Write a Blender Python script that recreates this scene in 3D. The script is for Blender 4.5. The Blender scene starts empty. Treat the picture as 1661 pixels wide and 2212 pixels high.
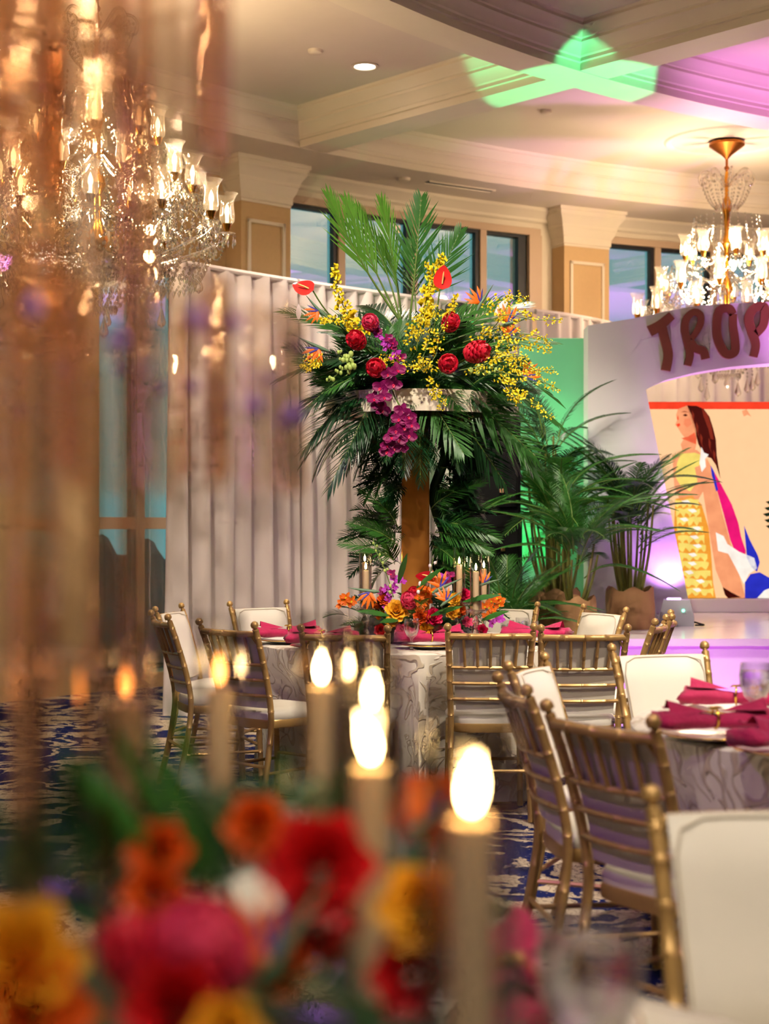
import bpy, math, random
from mathutils import Vector as V, Matrix as M

random.seed(11)
PI = math.pi
scene = bpy.context.scene
C = scene.collection

# ------------------------------------------------------------------ camera
F, CZ, HY, CX = 3460.0, 1.375, 1134.0, 830.5      # focal length in pixels, eye height, horizon row, centre column
cam_d = bpy.data.cameras.new('camera')
cam = bpy.data.objects.new('camera', cam_d)
C.objects.link(cam)
cam.location = (0, 0, CZ)
cam.rotation_euler = (PI / 2, 0, 0)
cam_d.sensor_fit = 'VERTICAL'
cam_d.sensor_height = 36.0
cam_d.lens = F * 36.0 / 2212.0
cam_d.shift_y = (HY - 1106.0) / 2212.0
cam_d.clip_start = 0.05
cam_d.clip_end = 200
cam_d.dof.use_dof = True
cam_d.dof.focus_distance = 8.2
cam_d.dof.aperture_fstop = 2.7
scene.camera = cam

# ------------------------------------------------------------------ world: dusk sky outside the windows
w = bpy.data.worlds.new('dusk')
scene.world = w
w.use_nodes = True
bg = w.node_tree.nodes['Background']
bg.inputs[0].default_value = (0.105, 0.27, 0.275, 1)
bg.inputs[1].default_value = 1.05

# ------------------------------------------------------------------ exposure
vs = scene.view_settings
vs.view_transform = 'Standard'
vs.look = 'None'
vs.exposure = 0.80
vs.gamma = 1.0
vs.use_curve_mapping = False
cy = scene.cycles
cy.use_denoising = True
cy.use_adaptive_sampling = True
cy.adaptive_threshold = 0.09
cy.adaptive_min_samples = 14
cy.max_bounces = 6
cy.diffuse_bounces = 2
cy.glossy_bounces = 2
cy.transmission_bounces = 5
cy.transparent_max_bounces = 14
cy.sample_clamp_indirect = 6.0
cy.caustics_reflective = False
cy.caustics_refractive = False

# ------------------------------------------------------------------ lights of the room (chandeliers, cans and candles carry their own)
def aim(o, target):
    d = V(target) - o.location
    o.rotation_euler = d.to_track_quat('-Z', 'Y').to_euler()

def spot(loc, target, watts, col, deg, blend=0.3, r=0.06):
    l = bpy.data.lights.new('event_spot', 'SPOT')
    l.energy = watts; l.color = col; l.spot_size = math.radians(deg); l.spot_blend = blend; l.shadow_soft_size = r
    o = bpy.data.objects.new('event_spot', l); C.objects.link(o); o.location = loc; aim(o, target)
    return o

WARM = (1.0, 0.77, 0.50)
CAN = (1.0, 0.87, 0.72)
PURPLE = (0.62, 0.22, 1.0)
MAGENTA = (0.85, 0.30, 1.0)
GREEN = (0.08, 1.0, 0.38)
spot((2.6, 9.6, 1.2), (1.42, 11.78, 4.62), 760, (0.10, 1.0, 0.42), 17, 0.12, 0.03)      # moving head on its stand, aimed at the beam crossing
spot((4.6, 11.6, 1.0), (3.7, 13.4, 4.7), 430, MAGENTA, 62, 0.5, 0.1)          # stage purple on the ceiling
spot((8.6, 12.0, 1.0), (8.8, 12.5, 4.9), 1500, PURPLE, 100, 0.5, 0.1)        # purple uplight further round the room
spot((-2.6, 2.6, 4.3), (1.2, 4.4, 0.7), 90, PURPLE, 34, 0.5, 0.05)           # purple wash over the tables
spot((-3.2, 4.6, 4.4), (0.3, 7.6, 0.8), 60, PURPLE, 40, 0.6, 0.05)
spot((0.66, 12.20, 2.94), (1.12, 12.93, 1.9), 42, (0.03, 1.0, 0.30), 60, 0.6, 0.05)         # green uplight behind the palms
spot((1.02, 12.35, 0.75), (1.15, 12.95, 2.0), 26, (0.03, 1.0, 0.30), 90, 0.8, 0.06)
spot((-1.3, 3.0, 3.4), (-.25, 1.35, 1.5), 70, PURPLE, 30, 0.5, 0.05)          # purple backlight added so the violet beads glow

# ------------------------------------------------------------------ pixel helpers (a pixel only gives a direction; the distance is given)
def pt(x, y, Y):
    return V(((x - CX) / F * Y, Y, CZ + (HY - y) / F * Y))

def on(x, y, z):
    Y = (CZ - z) * F / (y - HY)
    return pt(x, y, Y)

# ------------------------------------------------------------------ mesh helpers
class MB:
    def __init__(s):
        s.v, s.f, s.mi = [], [], []
    def add(s, vs_, fs_, m=0):
        n = len(s.v)
        s.v += [tuple(p) for p in vs_]
        s.f += [tuple(i + n for i in q) for q in fs_]
        s.mi += [m] * len(fs_)
        return s
    def box(s, lo, hi, mat=None, m=0):
        x0, y0, z0 = lo; x1, y1, z1 = hi
        p = [V(q) for q in ((x0,y0,z0),(x1,y0,z0),(x1,y1,z0),(x0,y1,z0),(x0,y0,z1),(x1,y0,z1),(x1,y1,z1),(x0,y1,z1))]
        if mat is not None: p = [mat @ q for q in p]
        return s.add(p, [(3,2,1,0),(4,5,6,7),(0,1,5,4),(1,2,6,5),(2,3,7,6),(3,0,4,7)], m)
    def rbox(s, lo, hi, b=0.01, mat=None, m=0):
        # box with chamfered vertical edges and chamfered top and bottom rims
        x0, y0, z0 = lo; x1, y1, z1 = hi
        def ring(i, z):
            return [V(q) for q in ((x0+i+b,y0+i,z),(x1-i-b,y0+i,z),(x1-i,y0+i+b,z),(x1-i,y1-i-b,z),(x1-i-b,y1-i,z),(x0+i+b,y1-i,z),(x0+i,y1-i-b,z),(x0+i,y0+i+b,z))]
        rs = [ring(b*.6, z0), ring(0, z0+b*.6), ring(0, z1-b*.6), ring(b*.6, z1)]
        return s.loft(rs, True, mat, m)
    def loft(s, rings, caps=True, mat=None, m=0, closed=True):
        n = len(rings[0]); vs_ = []
        for r in rings: vs_ += [(mat @ V(p)) if mat is not None else V(p) for p in r]
        fs_ = []
        for i in range(len(rings)-1):
            for j in range(n if closed else n-1):
                k = (j+1) % n
                fs_.append((i*n+j, i*n+k, (i+1)*n+k, (i+1)*n+j))
        if caps:
            fs_.append(tuple(range(n-1, -1, -1)))
            fs_.append(tuple((len(rings)-1)*n + j for j in range(n)))
        return s.add(vs_, fs_, m)
    def lathe(s, prof, n=16, mat=None, m=0, caps=False):
        rings = [[V((r*math.cos(2*PI*j/n), r*math.sin(2*PI*j/n), z)) for j in range(n)] for r, z in prof]
        return s.loft(rings, caps, mat, m)
    def tube(s, pts, rad, n=8, caps=True, m=0, flat=None):
        pts = [V(p) for p in pts]
        if not isinstance(rad, (list, tuple)): rad = [rad] * len(pts)
        t0 = (pts[1]-pts[0]).normalized()
        up = V((0,0,1)) if abs(t0.z) < .9 else V((1,0,0))
        a = t0.cross(up).normalized(); rings = []
        for i, p in enumerate(pts):
            t = (pts[min(i+1,len(pts)-1)] - pts[max(i-1,0)])
            t = t.normalized() if t.length > 1e-9 else t0
            a = (a - t*a.dot(t))
            a = a.normalized() if a.length > 1e-6 else t.orthogonal().normalized()
            b = t.cross(a)
            fx = flat if flat else 1.0
            rings.append([p + a*(rad[i]*math.cos(2*PI*j/n)) + b*(fx*rad[i]*math.sin(2*PI*j/n)) for j in range(n)])
        return s.loft(rings, caps, None, m)
    def grid(s, fn, nu, nv, m=0, mat=None):
        vs_ = []
        for i in range(nu+1):
            for j in range(nv+1):
                p = V(fn(i/nu, j/nv)); vs_.append(mat @ p if mat is not None else p)
        fs_ = [(i*(nv+1)+j, (i+1)*(nv+1)+j, (i+1)*(nv+1)+j+1, i*(nv+1)+j+1) for i in range(nu) for j in range(nv)]
        return s.add(vs_, fs_, m)
    def octa(s, c, r, h=None, m=0):
        h = h or r; c = V(c)
        p = [c+V((r,0,0)), c+V((0,r,0)), c+V((-r,0,0)), c+V((0,-r,0)), c+V((0,0,h)), c+V((0,0,-h))]
        return s.add(p, [(0,1,4),(1,2,4),(2,3,4),(3,0,4),(1,0,5),(2,1,5),(3,2,5),(0,3,5)], m)
    def ball(s, c, r, n=8, k=5, sc=(1,1,1), m=0, mat=None):
        c = V(c); prof = [(max(r*math.sin(PI*i/k), 1e-4), -r*math.cos(PI*i/k)) for i in range(k+1)]
        rings = [[c + V((q*math.cos(2*PI*j/n)*sc[0], q*math.sin(2*PI*j/n)*sc[1], z*sc[2])) for j in range(n)] for q, z in prof]
        return s.loft(rings, False, mat, m)
    def prism(s, poly, y0, y1, m=0, plane='xz'):
        # extrude a polygon given in x,z between two y values (or x,y between two z values)
        n = len(poly)
        if plane == 'xz':
            a = [V((p[0], y0, p[1])) for p in poly]; b = [V((p[0], y1, p[1])) for p in poly]
        else:
            a = [V((p[0], p[1], y0)) for p in poly]; b = [V((p[0], p[1], y1)) for p in poly]
        fs_ = [tuple(range(n)), tuple(range(2*n-1, n-1, -1))]
        fs_ += [(j, j+n, (j+1) % n + n, (j+1) % n) for j in range(n)]
        return s.add(a+b, fs_, m)
    def mesh(s, name, mats, angle=40):
        me = bpy.data.meshes.new(name)
        me.from_pydata(s.v, [], s.f)
        for q in (mats if isinstance(mats, (list, tuple)) else [mats]): me.materials.append(q)
        me.polygons.foreach_set('material_index', s.mi)
        me.polygons.foreach_set('use_smooth', [True]*len(s.f))
        me.update()
        if angle < 180: me.set_sharp_from_angle(angle=math.radians(angle))
        return me
    def build(s, name, mats, parent=None, angle=40, loc=None):
        return ob(name, s.mesh(name, mats, angle), parent, loc)

def ob(name, me, parent=None, loc=None, mat=None):
    o = bpy.data.objects.new(name, me); C.objects.link(o)
    if parent is not None: o.parent = parent
    if loc is not None: o.location = loc
    if mat is not None: o.matrix_local = mat
    return o

def thing(name, label, cat, loc=(0,0,0), rz=0.0, group=None):
    o = bpy.data.objects.new(name, None); C.objects.link(o)
    o.empty_display_size = 0.1
    o.location = loc; o.rotation_euler = (0, 0, rz)
    tag(o, label, cat, group)
    return o

def tag(o, label, cat, group=None, kind=None):
    o['label'] = label; o['category'] = cat
    if group: o['group'] = group
    if kind: o['kind'] = kind
    return o

def struct(o, label=None):
    o['kind'] = 'structure'
    if label: o['label'] = label
    return o

def stuff(o):
    o['kind'] = 'stuff'
    return o

def spline(pts, n=6):
    pts = [V(p) for p in pts]; out = []
    for i in range(len(pts)-1):
        p0 = pts[max(i-1,0)]; p1 = pts[i]; p2 = pts[i+1]; p3 = pts[min(i+2,len(pts)-1)]
        for k in range(n):
            t = k/n
            out.append(0.5*((2*p1)+(p2-p0)*t+(2*p0-5*p1+4*p2-p3)*t*t+(3*p1-p0-3*p2+p3)*t**3))
    out.append(pts[-1])
    return out

def frame(origin, along, up):
    y = V(along).normalized(); z = V(up); z = z - y*z.dot(y)
    z = z.normalized() if z.length > 1e-5 else y.orthogonal().normalized()
    x = y.cross(z)
    return M(((x.x,y.x,z.x,origin[0]),(x.y,y.y,z.y,origin[1]),(x.z,y.z,z.z,origin[2]),(0,0,0,1)))

# ------------------------------------------------------------------ materials
def srgb(r, g, b):
    f = lambda c: (c/255/12.92) if c/255 <= .04045 else ((c/255+.055)/1.055)**2.4
    return (f(r), f(g), f(b))

def mat(name, col, rough=0.5, metal=0.0, var=0.0, vscale=8.0, bump=0.0, bscale=60.0, spec=0.5, sheen=0.0, trans=0.0, emit=None, estr=0.0, coat=0.0):
    m = bpy.data.materials.new(name); m.use_nodes = True
    nt = m.node_tree; p = nt.nodes['Principled BSDF']
    p.inputs['Base Color'].default_value = (*col, 1)
    p.inputs['Roughness'].default_value = rough
    p.inputs['Metallic'].default_value = metal
    p.inputs['Specular IOR Level'].default_value = spec
    if sheen: p.inputs['Sheen Weight'].default_value = sheen
    if coat: p.inputs['Coat Weight'].default_value = coat
    if emit: p.inputs['Emission Color'].default_value = (*emit, 1); p.inputs['Emission Strength'].default_value = estr
    tc = None
    if var or bump: tc = nt.nodes.new('ShaderNodeTexCoord')
    if var:
        n = nt.nodes.new('ShaderNodeTexNoise'); n.inputs['Scale'].default_value = vscale; n.inputs['Detail'].default_value = 4
        r = nt.nodes.new('ShaderNodeMix'); r.data_type = 'RGBA'
        r.inputs['A'].default_value = (*[max(c*(1-var), 0) for c in col], 1)
        r.inputs['B'].default_value = (*[min(c*(1+var), 1) for c in col], 1)
        nt.links.new(tc.outputs['Object'], n.inputs['Vector'])
        nt.links.new(n.outputs['Fac'], r.inputs['Factor'])
        nt.links.new(r.outputs['Result'], p.inputs['Base Color'])
    if bump:
        n = nt.nodes.new('ShaderNodeTexNoise'); n.inputs['Scale'].default_value = bscale; n.inputs['Detail'].default_value = 3
        b = nt.nodes.new('ShaderNodeBump'); b.inputs['Strength'].default_value = bump; b.inputs['Distance'].default_value = 0.01
        nt.links.new(tc.outputs['Object'], n.inputs['Vector'])
        nt.links.new(n.outputs['Fac'], b.inputs['Height'])
        nt.links.new(b.outputs['Normal'], p.inputs['Normal'])
    if trans:      # thin translucency for leaves, petals, sheer cloth
        out = nt.nodes['Material Output']
        t = nt.nodes.new('ShaderNodeBsdfTranslucent'); t.inputs['Color'].default_value = (*col, 1)
        x = nt.nodes.new('ShaderNodeMixShader'); x.inputs[0].default_value = trans
        nt.links.new(p.outputs[0], x.inputs[1]); nt.links.new(t.outputs[0], x.inputs[2]); nt.links.new(x.outputs[0], out.inputs[0])
    return m

def emis(name, col, strength):
    m = bpy.data.materials.new(name); m.use_nodes = True; nt = m.node_tree
    nt.nodes.remove(nt.nodes['Principled BSDF'])
    e = nt.nodes.new('ShaderNodeEmission'); e.inputs[0].default_value = (*col, 1); e.inputs[1].default_value = strength
    nt.links.new(e.outputs[0], nt.nodes['Material Output'].inputs[0])
    return m

def thin_glass(name, tint=(1,1,1), gloss=0.08, edge=0.5, rough=0.0, frost=0.0, frost_col=(1,1,1)):
    # thin clear sheet: see-through, more mirror-like at grazing angles, optionally frosted
    m = bpy.data.materials.new(name); m.use_nodes = True; nt = m.node_tree
    nt.nodes.remove(nt.nodes['Principled BSDF'])
    t = nt.nodes.new('ShaderNodeBsdfTransparent'); t.inputs[0].default_value = (*tint, 1)
    g = nt.nodes.new('ShaderNodeBsdfGlossy'); g.inputs['Roughness'].default_value = rough
    lw = nt.nodes.new('ShaderNodeLayerWeight'); lw.inputs[0].default_value = 0.35
    mr = nt.nodes.new('ShaderNodeMapRange'); mr.inputs['To Min'].default_value = gloss; mr.inputs['To Max'].default_value = edge
    nt.links.new(lw.outputs['Facing'], mr.inputs['Value'])
    x = nt.nodes.new('ShaderNodeMixShader')
    nt.links.new(mr.outputs[0], x.inputs[0]); nt.links.new(t.outputs[0], x.inputs[1]); nt.links.new(g.outputs[0], x.inputs[2])
    last = x
    if frost:
        d = nt.nodes.new('ShaderNodeBsdfTranslucent'); d.inputs[0].default_value = (*frost_col, 1)
        y = nt.nodes.new('ShaderNodeMixShader'); y.inputs[0].default_value = frost
        nt.links.new(x.outputs[0], y.inputs[1]); nt.links.new(d.outputs[0], y.inputs[2]); last = y
    nt.links.new(last.outputs[0], nt.nodes['Material Output'].inputs[0])
    return m

def crystal(name, tint=(1,1,1), clear=0.45, ior=1.5, rough=0.0, ribs=0.0):
    m = bpy.data.materials.new(name); m.use_nodes = True; nt = m.node_tree
    nt.nodes.remove(nt.nodes['Principled BSDF'])
    t = nt.nodes.new('ShaderNodeBsdfTransparent'); t.inputs[0].default_value = (*tint, 1)
    g = nt.nodes.new('ShaderNodeBsdfGlass'); g.inputs['IOR'].default_value = ior; g.inputs['Color'].default_value = (*tint, 1); g.inputs['Roughness'].default_value = rough
    x = nt.nodes.new('ShaderNodeMixShader'); x.inputs[0].default_value = 1 - clear
    nt.links.new(t.outputs[0], x.inputs[1]); nt.links.new(g.outputs[0], x.inputs[2])
    if ribs:
        tc = nt.nodes.new('ShaderNodeTexCoord'); wv = nt.nodes.new('ShaderNodeTexWave'); wv.inputs['Scale'].default_value = 14
        wv.inputs['Distortion'].default_value = 2.0
        b = nt.nodes.new('ShaderNodeBump'); b.inputs['Strength'].default_value = ribs; b.inputs['Distance'].default_value = 0.004
        nt.links.new(tc.outputs['Object'], wv.inputs['Vector']); nt.links.new(wv.outputs['Fac'], b.inputs['Height']); nt.links.new(b.outputs['Normal'], g.inputs['Normal'])
    nt.links.new(x.outputs[0], nt.nodes['Material Output'].inputs[0])
    return m

def carpet_mat():
    m = bpy.data.materials.new('damask_carpet'); m.use_nodes = True; nt = m.node_tree; p = nt.nodes['Principled BSDF']
    p.inputs['Roughness'].default_value = 0.95; p.inputs['Specular IOR Level'].default_value = 0.1
    N = nt.nodes.new; L = nt.links.new
    tc = N('ShaderNodeTexCoord')
    n1 = N('ShaderNodeTexNoise'); n1.inputs['Scale'].default_value = 2.2; n1.inputs['Detail'].default_value = 2
    n2 = N('ShaderNodeTexNoise'); n2.inputs['Scale'].default_value = 26; n2.inputs['Detail'].default_value = 3
    va = N('ShaderNodeVectorMath'); va.operation = 'SCALE'; va.inputs['Scale'].default_value = 0.55
    vb = N('ShaderNodeVectorMath'); vb.operation = 'SCALE'; vb.inputs['Scale'].default_value = 0.07
    ad = N('ShaderNodeVectorMath'); ad.operation = 'ADD'
    ae = N('ShaderNodeVectorMath'); ae.operation = 'ADD'
    L(tc.outputs['Object'], n1.inputs['Vector']); L(tc.outputs['Object'], n2.inputs['Vector'])
    L(n1.outputs['Color'], va.inputs[0]); L(n2.outputs['Color'], vb.inputs[0])
    L(tc.outputs['Object'], ad.inputs[0]); L(va.outputs[0], ad.inputs[1]); L(ad.outputs[0], ae.inputs[0]); L(vb.outputs[0], ae.inputs[1])
    nz = N('ShaderNodeTexNoise'); nz.inputs['Scale'].default_value = 1.9; nz.inputs['Detail'].default_value = 1.0; nz.inputs['Distortion'].default_value = 1.2
    L(ae.outputs[0], nz.inputs['Vector'])
    wv = N('ShaderNodeMath'); wv.operation = 'PINGPONG'; wv.inputs[1].default_value = 1.0
    sc_ = N('ShaderNodeMath'); sc_.operation = 'MULTIPLY'; sc_.inputs[1].default_value = 9.0
    L(nz.outputs['Fac'], sc_.inputs[0]); L(sc_.outputs[0], wv.inputs[0])
    r = N('ShaderNodeValToRGB'); r.color_ramp.elements[0].position = .47; r.color_ramp.elements[0].color = (0,0,0,1); r.color_ramp.elements[1].position = .53; r.color_ramp.elements[1].color = (1,1,1,1)
    L(wv.outputs[0], r.inputs[0])
    vo = N('ShaderNodeTexVoronoi'); vo.inputs['Scale'].default_value = 42; L(tc.outputs['Object'], vo.inputs['Vector'])
    dots = N('ShaderNodeMath'); dots.operation = 'LESS_THAN'; dots.inputs[1].default_value = 0.17; L(vo.outputs['Distance'], dots.inputs[0])
    ve = N('ShaderNodeTexVoronoi'); ve.feature = 'DISTANCE_TO_EDGE'; ve.inputs['Scale'].default_value = 22; L(ae.outputs[0], ve.inputs['Vector'])
    vein = N('ShaderNodeMath'); vein.operation = 'LESS_THAN'; vein.inputs[1].default_value = 0.05; L(ve.outputs['Distance'], vein.inputs[0])
    navy = N('ShaderNodeMix'); navy.data_type = 'RGBA'; navy.inputs['A'].default_value = (.006,.012,.085,1); navy.inputs['B'].default_value = (.30,.25,.19,1); L(dots.outputs[0], navy.inputs['Factor'])
    crm = N('ShaderNodeMix'); crm.data_type = 'RGBA'; crm.inputs['A'].default_value = (.52,.42,.30,1); crm.inputs['B'].default_value = (.20,.15,.12,1); L(vein.outputs[0], crm.inputs['Factor'])
    mx = N('ShaderNodeMix'); mx.data_type = 'RGBA'; L(r.outputs[0], mx.inputs['Factor']); L(navy.outputs['Result'], mx.inputs['A']); L(crm.outputs['Result'], mx.inputs['B'])
    L(mx.outputs['Result'], p.inputs['Base Color'])
    b = N('ShaderNodeBump'); b.inputs['Strength'].default_value = .6; b.inputs['Distance'].default_value = .006
    n3 = N('ShaderNodeTexNoise'); n3.inputs['Scale'].default_value = 250; L(tc.outputs['Object'], n3.inputs['Vector']); L(n3.outputs['Fac'], b.inputs['Height']); L(b.outputs[0], p.inputs['Normal'])
    return m

def cloth_mat(name, col, scroll, strength=.5):
    # ivory jacquard: woven scrolls slightly glossier and raised
    m = bpy.data.materials.new(name); m.use_nodes = True; nt = m.node_tree; p = nt.nodes['Principled BSDF']
    N = nt.nodes.new; L = nt.links.new
    tc = N('ShaderNodeTexCoord')
    n1 = N('ShaderNodeTexNoise'); n1.inputs['Scale'].default_value = 5; n1.inputs['Detail'].default_value = 1
    va = N('ShaderNodeVectorMath'); va.operation = 'SCALE'; va.inputs['Scale'].default_value = .35
    ad = N('ShaderNodeVectorMath'); ad.operation = 'ADD'
    L(tc.outputs['Object'], n1.inputs['Vector']); L(n1.outputs['Color'], va.inputs[0]); L(tc.outputs['Object'], ad.inputs[0]); L(va.outputs[0], ad.inputs[1])
    nz = N('ShaderNodeTexNoise'); nz.inputs['Scale'].default_value = 4.5; nz.inputs['Detail'].default_value = 1.5; nz.inputs['Distortion'].default_value = 1.6
    L(ad.outputs[0], nz.inputs['Vector'])
    wv = N('ShaderNodeMath'); wv.operation = 'PINGPONG'; wv.inputs[1].default_value = 1.0
    sc_ = N('ShaderNodeMath'); sc_.operation = 'MULTIPLY'; sc_.inputs[1].default_value = 8.0
    L(nz.outputs['Fac'], sc_.inputs[0]); L(sc_.outputs[0], wv.inputs[0])
    r = N('ShaderNodeValToRGB'); r.color_ramp.elements[0].position = .72; r.color_ramp.elements[1].position = .86
    L(wv.outputs[0], r.inputs[0])
    mx = N('ShaderNodeMix'); mx.data_type = 'RGBA'; mx.inputs['A'].default_value = (*col,1); mx.inputs['B'].default_value = (*scroll,1)
    L(r.outputs[0], mx.inputs['Factor']); L(mx.outputs['Result'], p.inputs['Base Color'])
    p.inputs['Roughness'].default_value = .42; p.inputs['Sheen Weight'].default_value = .2
    b = N('ShaderNodeBump'); b.inputs['Strength'].default_value = strength; b.inputs['Distance'].default_value = .01
    L(r.outputs[0], b.inputs['Height']); L(b.outputs[0], p.inputs['Normal'])
    return m

GOLD = mat('gold_paint', srgb(196,158,96), .36, .45, var=.08, vscale=20)
CREAM = mat('cream_vinyl', srgb(236,228,212), .42, var=.03, vscale=6, bump=.08, bscale=300)
PIPING = mat('cream_piping', srgb(206,194,172), .5)
CARPET = carpet_mat()
CLOTH = cloth_mat('ivory_jacquard', srgb(234,226,208), srgb(206,190,164), .8)
CEIL = mat('ceiling_paint', srgb(226,210,190), .85, var=.02)
TRIM = mat('trim_paint', srgb(232,216,192), .6, var=.02)
WALL = mat('wall_paint', srgb(208,172,124), .8, var=.05, vscale=30)
FRAME = mat('window_frame_paint', srgb(206,176,146), .5)
DARK = mat('dark_window_metal', (.012,.013,.014), .5)
PANE = thin_glass('window_glass', (.8,.9,.92), .30, .8)
DRAPE = mat('white_drape_cloth', srgb(226,212,206), .8, var=.02, trans=.18, sheen=.2)
STAGEW = mat('white_gloss_stage', srgb(228,222,222), .16, spec=.6, var=.02)
GREENLIT = mat('green_light_painted_panel', srgb(118,206,158), .75, var=.03)  # base colour carries the green light that the spots leave too pale
PANEL = mat('white_stage_panel', srgb(226,222,222), .7, var=.02)
BROWN = mat('brown_letter_paint', srgb(132,72,44), .7)
BLACK = mat('black_cabinet', (.003,.003,.003), .7, spec=.15)
GRILLE = mat('black_grille', (.004,.004,.004), .8, bump=.4, bscale=400, spec=.1)
MIRRORGOLD = mat('gold_mirror_acrylic', srgb(222,152,70), .2, .65)
RINGWHITE = mat('ivory_ring_band', srgb(236,224,200), .35, var=.03)
BRASS = mat('brass', srgb(200,140,50), .22, 1.0)
BRONZE = mat('antique_bronze', srgb(165,98,40), .35, .9)
CRYS = crystal('cut_crystal', (1,.985,.95), .35)
ACRYL = crystal('acrylic_prism', (1,.95,.91), .74, 1.45, 0.0, .35)
AMBER = crystal('amber_prism', (.95,.82,.70), .62, 1.45, 0.02, .3)
FLAME_DIM = emis('glass_dimmed_flame', (1,.36,.08), 5)  # orange flame copy, dimming of the glass in front put into its colour
SHADE = thin_glass('etched_glass_shade', (1,.98,.93), .06, .5, .05, .14, (1,.93,.78))
HURR = thin_glass('hurricane_glass', (.985,.985,.98), .035, .7)
DRINK = thin_glass('drinking_glass', (.97,.97,.98), .05, .6)
WATER = crystal('iced_water', (.96,.97,.98), .5, 1.33)
BULB = emis('lit_bulb', (1,.72,.38), 4)
FLAME = emis('candle_flame', (1,.62,.24), 60)
CANLENS = emis('can_lens', (1,.95,.86), 9)
WAX = mat('ivory_wax', srgb(252,224,180), .5, trans=.25)
WICK = mat('wick', (.01,.008,.006), .9)
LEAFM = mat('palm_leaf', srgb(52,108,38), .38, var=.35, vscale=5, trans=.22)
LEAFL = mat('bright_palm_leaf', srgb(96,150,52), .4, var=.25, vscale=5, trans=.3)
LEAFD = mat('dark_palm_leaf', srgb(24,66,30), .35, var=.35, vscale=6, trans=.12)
STEMG = mat('green_stem', srgb(96,124,48), .5, var=.2)
CANE = mat('palm_cane', srgb(120,118,52), .5, var=.3, vscale=15)
def pet(name, c, v=.18, t=.25): return mat(name, srgb(*c), .5, var=v, vscale=22, trans=t)
YEL = pet('yellow_petal', (255,222,30)); YROSE = pet('yellow_rose_petal', (255,186,44), .1); MAG = pet('magenta_petal', (140,12,92), .25)
PURP = pet('purple_petal', (190,60,190)); HOT = pet('hot_pink_petal', (226,20,86)); PINK = pet('pink_petal', (240,84,130)); RED = pet('red_petal', (205,14,22))
GING = pet('ginger_bract', (214,22,52), .25, .15); GINGP = pet('pink_ginger_bract', (236,70,110), .2, .15); ORA = pet('orange_petal', (250,120,12)); ORAD = pet('orange_rose_petal', (226,92,20))
ANTH = mat('anthurium_spathe', srgb(222,48,44), .18, var=.1, coat=.4); ANTHD = mat('dark_red_anthurium', srgb(150,12,26), .2, coat=.4); SPADIX = mat('spadix', srgb(238,206,120), .6)
BLUE = pet('blue_bract', (60,50,150), .2, .1); SHEATH = mat('flower_sheath', srgb(90,120,90), .45, var=.25, vscale=30); WHITEP = pet('white_petal', (250,238,240), .05); LIME = pet('lime_bud', (190,214,110), .15)
NAPK = mat('magenta_napkin', srgb(178,8,76), .8, var=.25, vscale=14, sheen=.2, bump=.9, bscale=26)
GOLDM = mat('gold_metal', srgb(224,176,70), .2, 1.0)
PLATE = mat('white_china', srgb(240,232,222), .15)
KRAFT = mat('kraft_pot_wrap', srgb(176,132,88), .75, var=.12, vscale=12, bump=.5, bscale=18)
SOIL = mat('soil', (.02,.014,.01), .9)
CASE = mat('grey_light_case', srgb(168,166,178), .4)
VIOLET = mat('violet_refracted_light', (.62,.36,.95), .1, spec=.8, trans=.5)  # violet stands in for stage light refracted by the prisms
HEDGE = mat('hedge_leaf', srgb(20,44,22), .7, var=.5, vscale=12, bump=1, bscale=20)

# ================================================================== THE ROOM: a rotunda round the point OX, OY
OX, OY = 9.1, 3.2
ZS, ZC = 4.6, 4.9           # soffit of the beams, panel of the coffers
def pol(R, deg, z=0.0):
    a = math.radians(deg)
    return V((OX + R*math.cos(a), OY + R*math.sin(a), z))
def ray_R(x, R):
    # where the vertical plane through pixel column x meets the cylinder of radius R: returns (Y, angle)
    k = (x - CX)/F
    a, b, c = 1+k*k, -2*(k*OX+OY), OX*OX+OY*OY-R*R
    Y = (-b + math.sqrt(b*b-4*a*c))/(2*a)
    return Y, math.degrees(math.atan2(Y-OY, k*Y-OX))
def ang(x, R): return ray_R(x, R)[1]

def arc(R, d0, d1, z, n):
    return [pol(R, d0+(d1-d0)*i/n, z) for i in range(n+1)]
def sweep_arc(mb, prof, d0, d1, n, closed=True, m=0):
    # profile [(R, z)] swept along the circle
    rings = [[pol(r, d0+(d1-d0)*i/n, z) for r, z in prof] for i in range(n+1)]
    return mb.loft(rings, True if closed else False, None, m, closed)

RW = 15.2
fl = MB(); fl.add([pol(RW+.4, i*5) for i in range(72)], [tuple(range(72))])
struct(fl.build('floor', CARPET), 'navy carpet with cream damask scrolls')
ce = MB(); ce.add([pol(RW+.4, i*5, ZC) for i in range(72)], [tuple(range(71,-1,-1))])
# a slab above so that no sky leaks in
ce.add([pol(RW+.4, i*5, ZC+.2) for i in range(72)], [tuple(range(72))])
struct(ce.build('ceiling', CEIL), 'off-white coffered ceiling panels')

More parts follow.
